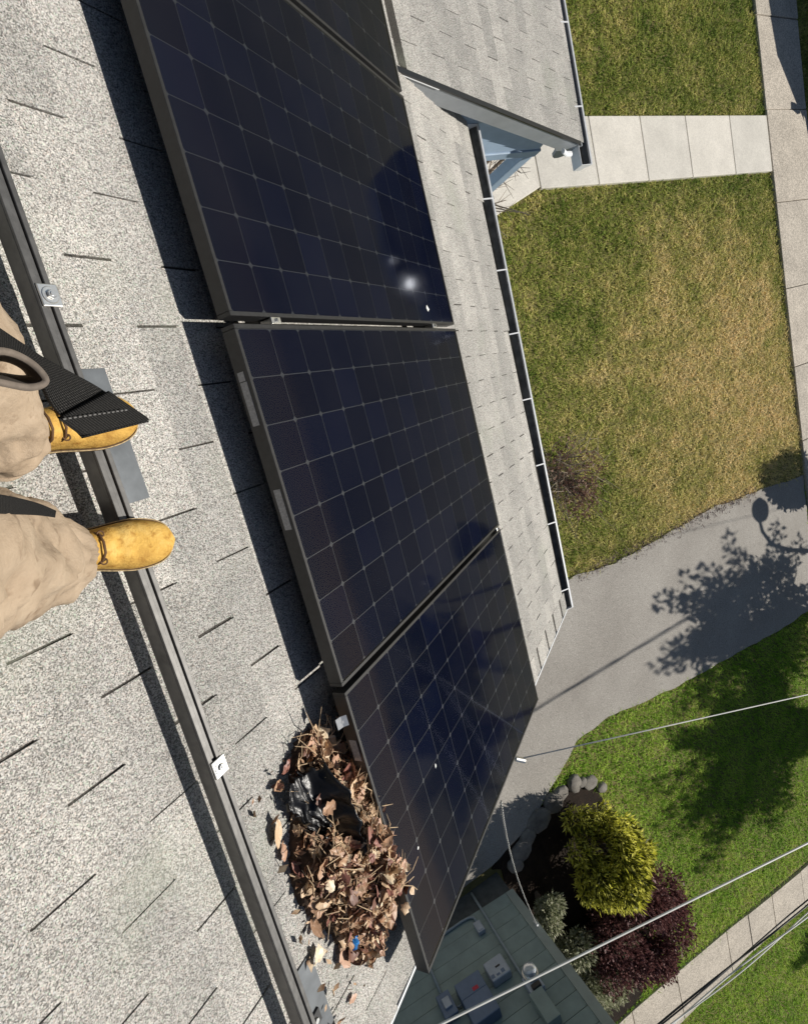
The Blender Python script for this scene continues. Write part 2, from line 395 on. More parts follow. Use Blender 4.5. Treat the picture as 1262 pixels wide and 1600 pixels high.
# lawns: blades as stuff
def in_poly(P, poly):
    x, y = P[:, 0], P[:, 1]; inside = np.zeros(len(P), bool); n = len(poly)
    for i in range(n):
        x1, y1 = poly[i]; x2, y2 = poly[(i + 1) % n]
        c = ((y1 > y) != (y2 > y)); xi = (x2 - x1) * (y - y1) / ((y2 - y1) if y2 != y1 else 1e-9) + x1
        inside ^= c & (x < xi)
    return inside
dpoly = [(x, y) for x, y in dp]
def lawn(name, mat, x0, x1, y0, y1, n, lab, hmin, hmax, extra=()):
    P = np.column_stack([RNG.uniform(x0, x1, n), RNG.uniform(y0, y1, n)])
    ok = ~in_poly(P, dpoly) & ~in_poly(P, bed)
    ok &= ~((P[:, 0] > 10.80) & (P[:, 0] < 12.05)) & ~((P[:, 0] > 12.72))
    ok &= ~((P[:, 0] > 5.28) & (P[:, 0] < 10.8) & (P[:, 1] > 2.09) & (P[:, 1] < 3.03))
    ok &= ~in_poly(P, [(5.30, 3.4), (2.3, 3.4), (2.3, .93), (4.28, 1.73), (5.29, 2.10)])
    ok &= ~in_poly(P, [(11.3, -12.2), (11.3, -13.1), (6.5, -12.68), (2.6, -12.5), (2.6, -11.4), (6.5, -11.72)])
    ok &= ~((P[:, 0] < 2.2) & (P[:, 1] < -6.9))
    P = P[ok]; k = len(P)
    # clumping: taller and denser where a noise field is high
    h = RNG.uniform(hmin, hmax, k) * (.65 + .7 * RNG.random(k)); a = RNG.uniform(0, 2 * np.pi, k); wd = RNG.uniform(.003, .008, k)
    lean = RNG.uniform(.6, 2.4, k) * h; la = a + RNG.normal(0, .6, k)
    zb = .328 - .0787 * np.clip(P[:, 0], -3, 12.2) - .03
    dx, dy = np.cos(a + np.pi / 2) * wd, np.sin(a + np.pi / 2) * wd
    B = np.column_stack([P, zb])
    v0 = B - np.column_stack([dx, dy, 0 * dx]); v1 = B + np.column_stack([dx, dy, 0 * dx])
    mid = B + np.column_stack([np.cos(la) * lean * .4, np.sin(la) * lean * .4, h * .72])
    v2 = mid + np.column_stack([dx, dy, 0 * dx]) * .8; v3 = mid - np.column_stack([dx, dy, 0 * dx]) * .8
    tip = B + np.column_stack([np.cos(la) * lean * 1.15, np.sin(la) * lean * 1.15, h])
    V = np.stack([v0, v1, v2, v3, tip, tip + 1e-4], 1).reshape(-1, 3)
    i = np.arange(k)[:, None] * 6
    F = np.concatenate([i + [0, 1, 2, 3], i + [3, 2, 5, 4]], 0)
    o = put(name, fastmesh(name, V, F, mat)); return tag(o, lab, 'lawn', kind='stuff')
lawn('dry_grass', MAT['grass_dry'], 3.5, 12.9, -3.75, 6.2, 210000, 'patchy half dry front lawn between gutter, walk and sidewalk', .022, .055)
lawn('green_grass', MAT['grass_green'], 1.5, 12.9, -17.5, -3.75, 230000, 'lush green lawn beyond the driveway around the second walk', .025, .06)
# dry clippings along the lawn edge of the driveway
m = MB()
for i in range(900):
    t = random.random(); x = 4.6 + 4.6 * t; y = -3.43 + random.gauss(0, .06) - (.04 if random.random() < .5 else 0); a = random.uniform(0, 6.3); L = random.uniform(.02, .07)
    z = gz(x) + random.uniform(.008, .03)
    m.quad((x, y, z), (x + .006, y + .004, z), (x + math.cos(a) * L, y + math.sin(a) * L, z + random.uniform(0, .02)), (x + math.cos(a) * L - .004, y + math.sin(a) * L, z + .004))
tag(m.build('dry_clippings', plain('dry_clippings', (.17, .12, .11), .9, 0, .5, 12, coord='Generated')), 'brownish dry clippings strewn along the driveway edge', 'litter', kind='stuff')

# ================================================================== OUR HOUSE
house = thing('house', 'grey shingled house under the camera with solar panels on its roof', 'house')
YR = -2.245                       # rake edge
XE = 3.022                        # eave edge
def skew(x): return .0075 * (x + .3)
# roof deck (both slopes) as the roof part
m = MB()
m.box(-2.7, XE - .02, YR + .015, 7.5, ZR - .05, ZR - .0065, RM)
ridge = RM @ Vector((-2.7, 0, ZR - .0065))
bk = Matrix(((cP, 0, -sP, ridge.x), (0, 1, 0, 0), (sP, 0, cP, ridge.z), (0, 0, 0, 1)))
m.box(-5.7, 0, YR + .015, 7.5, -.05, 0, bk)
roof = m.build('roof', MAT['underlay'], house)
# strips of three tabs: several variants share the work
EXP, TAB, THK = .128, .302, .005
def strip_mesh(seed, tabs=3):
    rnd = random.Random(seed); m = MB()
    sl_ = .0028
    for k in range(tabs):
        a = k * TAB + sl_ + rnd.uniform(-.0012, .0012); b = (k + 1) * TAB - sl_ + rnd.uniform(-.0012, .0012)
        e = EXP + rnd.uniform(-.002, .002); e2 = e + rnd.uniform(-.0015, .0015)
        lift = rnd.uniform(0, .0022)
        z0, z1 = .0002, THK + lift
        b0 = len(m.v)
        m.v += [(-.004, a, z0), (-.004, b, z0), (e2, b, z1), (e, a, z1), (-.004, a, -.006), (-.004, b, -.006), (e2, b, z1 - .004), (e, a, z1 - .004)]
        m.f += [tuple(b0 + i for i in q) for q in ((3, 2, 1, 0), (4, 5, 6, 7), (0, 4, 7, 3), (1, 2, 6, 5), (2, 3, 7, 6), (0, 1, 5, 4))]
    return m.mesh('shingle', MAT['shingle'])
SM = {n: [strip_mesh(i * 10 + n, n) for i in range(6)] for n in (1, 2, 3)}
k0, k1 = -9, 28
for k in range(k0, k1 + 1):
    x = -.69 + .128 * k
    phase = -.575 + (.151 if k % 2 else 0)            # slot lines seen on the roof
    # start left of the rake at a slot line, staggered by course
    y = phase + TAB * math.ceil((YR - phase) / TAB)
    first = (k * 7) % 3
    if y - YR > .02:                                   # cut tab at the rake
        fr = y - YR; o = put('shingle', SM[1][k % 6], roof, RM @ T(x, YR, ZR - .006) @ Matrix.Diagonal((1, fr / TAB, 1, 1)))
    top = 2.55 if x < 1.95 else 1.66
    cnt = first if first else 3
    while y < top:
        a = skew(x); yy = y
        put('shingle', SM[cnt][(k * 5 + int(y * 7)) % 6], roof,
            RM @ T(x + a * (yy - .6) + random.uniform(-.0015, .0015), yy, ZR - .006) @ Matrix.Rotation(a + random.gauss(0, .0012), 4, 'Z'))
        y += cnt * TAB; cnt = 3
# ridge-side caps of plain shingle are out of the picture; drip edges along rake and eave
MB().box(-2.7, XE + .005, YR - .008, YR + .004, ZR - .035, ZR - .0015, RM).build('drip_edge', MAT['gutter'], house)
m = MB(); m.box(-2.7, XE - .05, YR + .0, YR + .02, ZR - .22, ZR - .036, RM); m.build('rake_board', MAT['fascia'], house)
# walls below
ev = RM @ Vector((XE - .35, 0, ZR - .2)); wx1 = ev.x
prof = [(-5.9, gz(-5.9) - .2), (wx1, gz(wx1) - .2), (wx1, ev.z)]
rg = RM @ Vector((-2.7, 0, ZR - .12)); prof += [(rg.x, rg.z - .05), (-5.9, 3.3)]
m = MB(); n = len(prof); b = 0
for yy in (-2.02, 7.3): m.v += [(px, yy, pz) for px, pz in prof]
m.f += [tuple(reversed(range(n))), tuple(range(n, 2 * n))] + [(i, (i + 1) % n, n + (i + 1) % n, n + i) for i in range(n)]
m.build('wall', MAT['siding_blue'], house)

# main gutter: K-style trough with straps
def gutter(name, a, b, parent, straps, w=.115, sp=.02):
    a, b = Vector(a), Vector(b)
    t = .004
    # open trough profile (u outward from the wall, v up)
    outer = [(0, .0), (0, -.105), (w * .62, -.105), (w * .70, -.055), (w, -.03), (w, .0), (w - .014, .0), (w - .014, -.007), (w - t, -.009), (w - t - .002, -.028), (w * .70 - t, -.05), (w * .62 - t, -.101), (t, -.101), (t, 0)]
    d = (b - a).normalized(); m = MB(); m.extrude(outer, a, b, (0, 0, 1))
    side = d.cross(Vector((0, 0, 1))).normalized()
    g = m.build(name, MAT['gutter'], parent)
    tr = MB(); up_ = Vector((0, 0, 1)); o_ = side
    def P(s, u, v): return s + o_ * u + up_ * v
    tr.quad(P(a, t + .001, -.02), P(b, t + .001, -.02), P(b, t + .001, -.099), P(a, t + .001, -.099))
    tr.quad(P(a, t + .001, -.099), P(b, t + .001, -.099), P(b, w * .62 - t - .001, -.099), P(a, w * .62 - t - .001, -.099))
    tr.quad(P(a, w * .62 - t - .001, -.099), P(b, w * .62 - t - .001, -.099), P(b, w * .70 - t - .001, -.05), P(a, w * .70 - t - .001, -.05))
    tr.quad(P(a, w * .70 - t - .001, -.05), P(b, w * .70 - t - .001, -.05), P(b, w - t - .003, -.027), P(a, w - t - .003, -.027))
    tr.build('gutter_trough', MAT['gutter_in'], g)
    caps = MB()
    for s, q in ((a, -1), (b, 1)):
        prof_ = [(0, .0), (0, -.105), (w * .62, -.105), (w * .70, -.055), (w, -.03), (w, .0)]
        caps.extrude(prof_, s + d * (q * .0005 if q > 0 else -.004), s + d * (.004 if q > 0 else -.0005), (0, 0, 1))
    caps.build('end_cap', MAT['white_pvc'], g)
    L = (b - a).length
    for s in straps:
        p = a + d * (L * s); mm = MB(); mm.extrude([(.002, -.004), (w - .004, -.004), (w - .004, .003), (.002, .003)], p - d * .0045, p + d * .0045, (0, 0, 1))
        mm.build('hanger', MAT['white_pvc'], g)
    return g
def eave_pt(y, dx, dz):
    x = XE + skew(XE) * (y - .6)
    p = RM @ Vector((x, y, ZR)); return (p.x + dx, p.y, p.z + dz)
GA, GB = eave_pt(-2.225, -.012, -.022), eave_pt(1.47, -.012, -.022)
gutter('gutter', GA, GB, house, [.045, .20, .33, .47, .605, .73, .865])
m = MB(); m.extrude([(-.002, -.01), (-.022, -.01), (-.022, -.17), (-.002, -.17)], GA, GB, (0, 0, 1)); m.build('eave_fascia', MAT['fascia'], house)

# porch: a shallower roof running out from the main slope
PP = R_(25); hx, hz = 1.3949, -1.34017 + ZO
PM = Matrix(((math.cos(PP), 0, math.sin(PP), hx), (0, 1, 0, 0), (-math.sin(PP), 0, math.cos(PP), hz), (0, 0, 0, 1)))
YP, XP = 1.40, 2.262
porch = thing('porch', 'small front porch with its own low shingled roof and blue gable siding', 'porch')
m = MB(); m.box(-.35, XP - .02, YP + .012, 5.6, -.05, -.0065, PM); proof = m.build('roof', MAT['underlay'], porch)
for k in range(-3, 15):
    x = XP - .128 * (15 - k) + .128
    phase = YP + (.151 if k % 2 else 0); y = phase
    if k % 2: put('shingle', SM[1][k % 6], proof, PM @ T(x, YP, -.006) @ Matrix.Diagonal((1, .5, 1, 1)))
    cnt = (k % 3) or 3
    while y < 4.4:
        put('shingle', SM[cnt][(k * 3 + int(y * 5)) % 6], proof, PM @ T(x, y, -.006) @ Matrix.Rotation(random.gauss(0, .0015), 4, 'Z'))
        y += cnt * TAB; cnt = 3
# rake board on the gable end with a scrolled tail, in the porch slope plane
rk = [(-.02, -.012), (XP - .02, -.012), (XP + .05, -.012), (XP + .05, -.16)]
tail = [(XP + .02, -.215), (XP - .02, -.235), (XP - .07, -.225), (XP - .11, -.185), (XP - .15, -.15), (XP - .21, -.135)]
rk = rk + tail + [(.0, -.135)]
m = MB(); n = len(rk)
for yy in (YP - .022, YP + .004): m.v += [tuple(PM @ Vector((x, yy, z))) for x, z in rk]
m.f += [tuple(range(n)), tuple(reversed(range(n, 2 * n)))] + [(i, n + i, n + (i + 1) % n, (i + 1) % n) for i in range(n)]
m.build('rake_board', MAT['fascia'], porch)
MB().box(-.3, XP + .004, YP - .028, YP + .002, -.011, -.001, PM).build('drip_edge', MAT['black'], porch)
MB().box(-.02, .36, YP - .03, YP - .023, -.016, -.012, PM).build('step_flashing', MAT['white_pvc'], porch)
# soffit and gable siding boards: one object per lap
MB().box(.1, XP - .03, YP + .005, YP + .09, -.13, -.118, PM).build('soffit', MAT['fascia'], porch)
ysd = 1.485; zb = 2.48; xr = 3.21
lap = .098; kz = zb
while kz < 3.72:
    z1 = kz + lap - .009
    # board from the porch roof underside on the left to the corner on the right
    ztop = z1
    def xmax(z): return min(xr, hx + (hz - .09 - z) / math.tan(PP))
    xa = 1.35
    p = [(xa, kz), (max(xmax(kz), xa + .02), kz), (max(xmax(ztop), xa + .01), ztop), (xa, ztop)]
    if xmax(ztop) > xa + .05:
        mm = MB()
        th0, th1 = .016, .004
        mm.v += [(p[0][0], ysd - th0, p[0][1]), (p[1][0], ysd - th0, p[1][1]), (p[2][0], ysd - th1, p[2][1]), (p[3][0], ysd - th1, p[3][1])]
        mm.v += [(q[0], ysd + .01, q[1]) for q in p]
        mm.f += [(0, 1, 2, 3), (7, 6, 5, 4), (0, 4, 5, 1), (1, 5, 6, 2), (2, 6, 7, 3), (3, 7, 4, 0)]
        mm.build('siding_board', MAT['siding_blue'], porch)
    kz += lap
MB().box(1.35, xr + .02, ysd - .03, ysd + .07, zb - .10, zb - .002).build('beam', MAT['siding_blue'], porch, bevel=.006)
pz = gz(3.3) + .037
MB().box(xr - .10, xr + .005, ysd - .028, ysd + .075, pz, zb - .102).build('post', MAT['siding_blue'], porch, bevel=.008)
MB().box(xr - .12, xr + .025, ysd - .048, ysd + .095, pz, pz + .12).build('post_base', MAT['siding_blue'], porch, bevel=.008)
GA2 = PM @ Vector((XP - .012, YP - .17, -.02)); GB2 = PM @ Vector((XP - .012, 5.6, -.02))
g2 = gutter('gutter', GA2, GB2, porch, [.10, .24, .38, .55, .75])
m = MB(); m.extrude([(-.002, -.01), (-.022, -.01), (-.022, -.17), (-.002, -.17)], PM @ Vector((XP - .012, YP, -.02)), GB2, (0, 0, 1)); m.build('eave_fascia', MAT['fascia'], porch)
# small white return at the rake foot
q = PM @ Vector((XP - .12, YP - .06, -.09))
m = MB(); m.tube([(q.x - .05, q.y, q.z + .03), (q.x, q.y - .01, q.z), (q.x + .07, q.y - .005, q.z - .02)], .022, 8, .7); m.build('gutter_return', MAT['white_pvc'], porch)

# ================================================================== SOLAR PANELS
PL, PW, GAP = 1.559, 1.046, .0205
def panel_frame():
    m = MB(); t, h = .0115, .046
    # bars with a top lip and a slightly set-back side wall
    m.box(0, PL, 0, t, -h, 0); m.box(0, PL, PW - t, PW, -h, 0)
    m.box(0, t, t + .0004, PW - t - .0004, -h, -.0003); m.box(PL - t, PL, t + .0004, PW - t - .0004, -h, -.0003)
    m.box(.0116, .034, .0118, PW - .0118, -h, -h + .002); m.box(PL - .034, PL - .0116, .0118, PW - .0118, -h, -h + .002)
    return m
def cell_mesh():
    s, c = .0626, .0075
    P = [(-s + c, -s), (s - c, -s), (s, -s + c), (s, s - c), (s - c, s), (-s + c, s), (-s, s - c), (-s, -s + c)]
    return MB().prism(P, -.0068, -.0052).mesh('solar_cell', MAT['cell'])
def make_panel():
    root = thing('solar_panel', 'x', 'solar panel', RT(0, -PW, 0), 'black solar panels in one row along the roof')
    panel_frame().build('frame', MAT['anodized'], root, bevel=.0012, seg=1)
    MB().box(.0112, PL - .0112, .0112, PW - .0112, -.0105, -.0057).build('backsheet', MAT['backsheet'], root)
    cm = cell_mesh()
    for i in range(12):
        for j in range(8):
            put('solar_cell', cm, root, T(PL / 2 + (i - 5.5) * .1278, PW / 2 + (j - 3.5) * .1278, 0))
    MB().box(.0113, PL - .0113, .0113, PW - .0113, -.0042, -.0016).build('glass', MAT['glass'], root)
    return root
panel2 = make_panel()
LAB = {1: 'black solar panel with a bright glint, above the middle one', 2: 'middle black solar panel with two grey stickers on its upslope edge', 3: 'black solar panel beside the leaf pile, reaching the rake edge', 0: 'black solar panel only just showing at the top, beside the porch roof'}
panel2['label'] = LAB[2]
panels = {2: panel2}
for k in (0, 1, 3):
    c = copy_tree(panel2); c.matrix_world = RT(0, -PW - (k - 2) * (PW + GAP), 0); c['label'] = LAB[k]; panels[k] = c
# stickers on the upslope frame face of the middle panel and one on the lower panel
def sticker(pn, y0, y1, z0, z1, x=-.0012):
    MB().box(x, -.0002, y0, y1, z0, z1).build('sticker', MAT['label_grey'], panels[pn])
sticker(2, PW - .143, PW - .119, -.036, -.014); sticker(2, PW - .262, PW - .1455, -.036, -.012)
sticker(2, PW - .556, PW - .440, -.034, -.010); sticker(3, .815, .886, -.036, -.010)
# rails under the panels and the mid clamps between them
def rail_mesh(y0, y1, par, h=.055, w=.034, z0=-.102):
    zt = z0 + h
    b = MB(); b.box(-w / 2, -w / 2 + .022, y0, y1, z0, zt - .006)                      # web
    b.box(-w / 2, -w / 2 + .0115, y0, y1, zt - .0062, zt); b.box(w / 2 - .011, w / 2, y0, y1, zt - .010, zt)   # top flanges
    b.box(-w / 2 + .022, w / 2, y0, y1, zt - .020, zt - .010)
    b.build('rail_body', MAT['rail'], par, bevel=.001, seg=1)
    g = MB(); g.box(-w / 2 + .0117, w / 2 - .0112, y0 + .001, y1 - .001, zt - .012, zt - .0095); g.build('slot', MAT['rail_dark'], par)
for xr_, lb in ((.172, 'dark mounting rail under the upslope half of the panels'), (1.295, 'dark mounting rail under the downslope half of the panels')):
    t = thing('mounting_rail', lb, 'rail', RT(xr_, 0, 0)); rail_mesh(-2.16, 2.3, t, .05, .034, -.097)
def clamp(parent_m, lab, grp, kind=0):
    t = thing('mid_clamp', lab, 'clamp', parent_m, grp)
    m = MB(); m.box(-.020, .020, -.0095, .0095, -.004, .003) if kind == 0 else m.box(-.019, .019, -.021, .021, .0, .005)
    m.build('plate', MAT['steel'], t, bevel=.0015)
    if kind == 0: MB().box(-.018, .018, -.007, .007, -.04, -.0041).build('stem', MAT['steel'], t)
    z = .003 if kind == 0 else .005
    if kind: MB().tube([(0, 0, z), (0, 0, z + .0016)], [.0165, .0150], 20).build('washer', MAT['steel'], t)
    z2 = z + (.0016 if kind else 0)
    m = MB(); m.tube([(0, 0, z2), (0, 0, z2 + .006)], .0085 if kind else .006, 6); m.build('bolt', MAT['steel'], t, bevel=.0008, seg=1)
    m = MB(); m.tube([(0, 0, z2 + .0061), (0, 0, z2 + .0085)], .004, 12); m.build('bolt_tip', MAT['steel'], t)
    return t
def uv(pn): return -(pn - 2) * (PW + GAP)
clamp(RT(.172, GAP / 2, 0), 'silver mid clamp in the upper panel gap, near its upslope end', 'mid clamps between the panels')
clamp(RT(1.295, GAP / 2, 0), 'silver mid clamp in the upper panel gap, near its downslope end', 'mid clamps between the panels')
clamp(RT(1.53, -PW - GAP / 2, -.004), 'silver clip at the downslope end of the gap beside the lower panel', 'mid clamps between the panels')
# silver end clip on the upslope frame of the lower panel
t = thing('frame_clip', 'bent silver clip on the upslope edge of the lower panel', 'clip', RT(-.002, -PW - GAP - .085, -.012))
m = MB(); m.loft([[(-.004, y, .0) , (-.004, y, -.003), (-.018, y + .002, -.014), (-.03, y, -.022), (-.033, y, -.02), (-.018, y + .002, -.011)] for y in (-.017, -.006, .006, .017)])
m.build('bent_plate', MAT['steel'], t); MB().cyl((-.014, 0, -.0125), (-.5, 0, .8), .005, .004, 8).build('screw', MAT['steel'], t)

# ================================================================== FRONT RAIL (second row, no panels yet)
t = thing('mounting_rail', 'long bare dark rail on the shingles, the one the roofer stands on', 'rail', RT(-.425, 0, 0))
rail_mesh(-2.235, 1.4, t, .050, .034, -.095)
clamp(RT(-.420, .058, -.0448), 'silver clamp with bolt on the bare rail above the boots', 'clamps on the bare rail', 1)
clamp(RT(-.420, -.985, -.0448), 'silver clamp with bolt on the bare rail below the boots', 'clamps on the bare rail', 1)
def foot(y, lab, ln=.17, x1=-.30):
    t = thing('roof_mount', lab, 'roof mount', RT(0, y, 0), 'flashed mounts under the bare rail')
    MB().box(-.400, x1, -ln, ln, ZR + .0005, ZR + .003).build('flashing', MAT['flashing'], t)
    m = MB(); m.box(-.407, -.335, -.02, .02, ZR + .0032, ZR + .010); m.box(-.407, -.400, -.02, .02, ZR + .0102, -.055); m.build('bracket', MAT['anodized'], t, bevel=.001, seg=1)
    MB().cyl((-.356, 0, ZR + .010), (0, 0, 1), .008, .006, 6).build('bolt', MAT['steel'], t)
foot(-.215, 'grey flashing plate and bracket beside the roofer\'s boots', .15, -.300); foot(-1.86, 'grey flashing plate and bracket below the leaf pile', .165, -.298)

# ================================================================== BIRD DROPPINGS AND CHIPS
def blot(x, y, r, lab, seed, long=1.0):
    rnd = random.Random(seed); P = []
    for i in range(12):
        a = 2 * math.pi * i / 12; q = r * rnd.uniform(.6, 1.15); P.append((math.cos(a) * q * long, math.sin(a) * q))
    o = MB().prism(P, -.0014, .0006).build('bird_dropping', MAT['dropping']); o.matrix_world = RT(x, y, 0, rnd.uniform(0, 3))
    tag(o, lab, 'bird dropping', 'bird droppings on the panels')
blot(1.267, .087, .0125, 'largest white bird dropping, near the lower corner of the glinting panel', 3, 1.35)
blot(.129, -1.737, .0055, 'small round white bird dropping on the lower panel beside the leaf pile', 4)
blot(.36, -1.60, .004, 'tiny white bird dropping streak in the middle of the lower panel', 5, 2.2)

# ================================================================== NEXT-DOOR HOUSE
nb = thing('house', 'sage green house next door with electric meter, seen in shade', 'house')
YN, XN = -7.2, 2.10
fz = -4.465 + ZO                       # foundation top
MB().box(-8, XN - .03, -15.5, YN - .012, gz(2) - .9, fz).build('foundation', MAT['foundation'], nb)
MB().box(-8, XN - .02, -15.5, YN - .055, fz, 3.30).build('wall', MAT['black'], nb)  # black backing stands in for the shadow lines between the boards
kz = fz - .02; le = .187; i = 0
while kz < 3.25:
    th0, th1 = .024, .008
    for xa, xb in ((-8, XN - .12),):
        m = MB()
        P = [(xa, kz), (xb, kz), (xb, kz + le - .016), (xa, kz + le - .016)]
        m.v += [(P[0][0], YN + th0 - .012, P[0][1]), (P[1][0], YN + th0 - .012, P[1][1]), (P[2][0], YN + th1 - .012, P[2][1]), (P[3][0], YN + th1 - .012, P[3][1])]
        m.v += [(q[0], YN - .05, q[1]) for q in P]
        m.f += [(3, 2, 1, 0), (4, 5, 6, 7), (0, 1, 5, 4), (1, 2, 6, 5), (2, 3, 7, 6), (3, 0, 4, 7)]
        m.build('siding_board', MAT['siding_green'], nb)
    kz += le; i += 1
MB().box(XN - .118, XN + .004, YN - .05, YN + .016, fz - .02, 3.3).build('corner_board', MAT['trim_green'], nb, bevel=.004)
m = MB(); m.v += [(-8.3, YN + .32, 3.28), (XN + .35, YN + .32, 3.28), (XN + .35, -11.35, 5.3), (-8.3, -11.35, 5.3), (XN + .35, -15.8, 3.28), (-8.3, -15.8, 3.28)]
m.v += [(a, b_, c - .12) for a, b_, c in m.v[:6]]
m.f += [(0, 1, 2, 3), (3, 2, 4, 5), (9, 8, 7, 6), (11, 10, 8, 9), (0, 6, 7, 1), (4, 10, 11, 5), (1, 7, 8, 2), (2, 8, 10, 4), (0, 3, 9, 6), (3, 5, 11, 9)]
m.build('roof', MAT['underlay'], nb)
YW = YN + .012
def wz(z): return z + ZO
# electrical gear on the wall
t = thing('electric_meter', 'round electric meter under glass on its grey socket box', 'electric meter', T(1.60, YW, wz(-3.35)))
MB().box(-.105, .085, 0, .10, -.02, .36 - .17).build('socket_box', MAT['box_grey'], t, bevel=.012)
MB().tube([(0.015, .10, .0), (0.015, .125, .0)], .098, 28).build('ring', MAT['steel'], t, bevel=.004)
gm = NM('meter_glass'); gm.col((.75, .8, .85)); gm.b.inputs['Transmission Weight'].default_value = .6; gm.set(.08, 0, .5)
m = MB(); rings = []
for a, rr_ in ((.125, .083), (.17, .082), (.195, .070), (.205, .04), (.207, .008)):
    rings.append([(0.015 + rr_ * math.cos(2 * math.pi * k / 24), a, rr_ * math.sin(2 * math.pi * k / 24)) for k in range(24)])
m.loft(rings); m.build('dome', gm.m, t, True)
MB().box(-.04, .07, .126, .15, -.03, .03).build('dial', MAT['white_pvc'], t)
t = thing('disconnect_box', 'pale grey utility box with rounded corners, left of the round meter', 'utility box', T(1.32, YW, wz(-3.635)))
MB().box(-.13, .13, 0, .11, -.125, .125).build('case', MAT['box_grey'], t, bevel=.018)
MB().box(-.018, .045, .1102, .114, -.012, .006).build('latch', MAT['black'], t)
m = MB()
for k in range(3): m.box(-.12 + k * .07, -.075 + k * .07, .1102, .1125, .05 + .02 * (k % 2), .095)
m.build('sticker', MAT['box_blue'], t)
t = thing('breaker_panel', 'blue grey breaker panel with a small red sticker', 'breaker panel', T(.94, YW, wz(-3.52)))
MB().box(-.17, .17, 0, .13, -.205, .0).build('lower_cover', MAT['box_blue'], t, bevel=.01); MB().box(-.17, .17, 0, .14, .004, .30).build('upper_cover', MAT['box_blue'], t, bevel=.01)
MB().box(.0, .075, .1302, .1322, -.062, -.018).build('red_sticker', MAT['red'], t)
t = thing('junction_box', 'grey junction box with a pale cover at the end of the left conduit', 'junction box', T(.61, YW, wz(-3.62)))
MB().box(-.085, .085, 0, .10, -.14, .14).build('case', MAT['box_blue'], t, bevel=.008); MB().box(-.04, .05, .1002, .125, -.06, .06).build('cover', MAT['box_grey'], t, bevel=.006)
t = thing('outlet_box', 'small pale outlet box low on the green wall', 'outlet box', T(1.41, YW, wz(-4.24)))
MB().box(-.05, .05, 0, .06, -.08, .08).build('case', MAT['box_grey'], t, bevel=.006); MB().box(-.035, .035, .0602, .066, -.06, .06).build('lid', MAT['box_grey'], t, bevel=.003)
t = thing('cable_box', 'green utility box below the meter at the picture edge', 'utility box', T(1.54, YW, wz(-3.02)))
MB().box(-.075, .10, 0, .12, -.15, .20).build('case', MAT['siding_green'], t, bevel=.006); MB().box(-.005, .11, .02, .135, -.21, -.152).build('hub', MAT['black'], t, bevel=.006)
def conduit(lab, path, r=.017):
    o = MB().tube(path, r, 10).build('conduit', MAT['pvc_grey'], None, True); tag(o, lab, 'conduit')
    return o
def wp(x, z, dy=.02): return (x, YW + dy, wz(z))
conduit('long grey conduit rising up to the round meter', [wp(1.575, -4.75), wp(1.57, -4.40), wp(1.555, -4.0), wp(1.545, -3.55), wp(1.545, -3.36)])
conduit('short grey conduit running into the pale covered junction box', [wp(.625, -4.6), wp(.622, -4.2), wp(.61, -3.75)])
conduit('bent grey conduit running level along the foundation top', [wp(.3, -4.46), wp(.9, -4.445), wp(1.26, -4.46), wp(1.36, -4.45), wp(1.42, -4.42), wp(1.425, -4.33)])
conduit('thin conduit loop joining breaker panel and junction box', [wp(.69, -3.60), wp(.73, -3.57), wp(.785, -3.58)], .012)

# ================================================================== OVERHEAD WIRES
MAT['wire_white'] = plain('white_wire_jacket', (.72, .71, .66), .5, 0, .1, 6)
MAT['wire_black'] = plain('black_wire_jacket', (.03, .03, .03), .5, 0, .2, 6)
def line_pts(a, b, s0, s1, n=24, sag=0.0):
    a, b = Vector(a), Vector(b); out = []
    for i in range(n + 1):
        s = s0 + (s1 - s0) * i / n; p = a + (b - a) * s; u = i / n
        out.append(Vector((p.x, p.y, p.z + ZO - sag * 4 * u * (1 - u))))
    return out
w1 = thing('service_wire', 'thin pale wire leaving the house rake over the driveway', 'wire')
MB().tube(line_pts((.98, -2.42, -1.031), (3.2, -2.935, -.835), 0, 12), .0042, 6).build('cable', MAT['wire_white'], w1, True)
hk = MB(); hk.tube([(.93, -2.26, -1.03 + ZO), (.98, -2.42, -1.031 + ZO)], .008, 6); hk.build('hook', MAT['steel'], w1)
hk = MB(); hk.tube([(.975, -2.41, -1.03 + ZO), (1.03, -2.45, -1.026 + ZO)], .016, 8); hk.build('wedge_clamp', MAT['steel'], w1, bevel=.003)
w2 = tag(MB().tube(line_pts((.111, -3.5, -.859), (3.0, -4.055, -.82), -1.6, 12), .0065, 8).build('service_wire', MAT['wire_white'], None, True), 'thick white wire crossing in front of the green wall and shrubs', 'wire')
w3 = thing('twisted_cable', 'twisted bundle of white and black wires at the lower right corner', 'wire')
P0 = line_pts((2.303, -6.6, -1.922), (4.437, -6.67, -1.93), -3, 10, 420)
for k, (mt, rr_, hr_, dz_, tw) in enumerate((('wire_white', .0075, .013, .030, 2.4), ('wire_white', .0060, .013, .030, 2.4), ('wire_black', .0085, .012, -.035, 1.7), ('wire_black', .0070, .012, -.035, 1.7))):
    pts = []
    L = 0
    for i, p in enumerate(P0):
        if i: L += (P0[i] - P0[i - 1]).length
        a = L * tw + (k % 2) * math.pi
        pts.append(p + Vector((0, math.cos(a) * hr_, math.sin(a) * hr_ + dz_ + .012 * math.sin(L * .9 + k))))
    MB().tube(pts, rr_, 7).build('strand', MAT[mt], w3, True)
w4 = thing('drop_cable', 'thin twisted cable slung from the roof to the green corner board', 'cable')
A, B = Vector((.727, -2.4, -.797 + ZO)), Vector((2.06, -7.165, -3.857 + ZO))
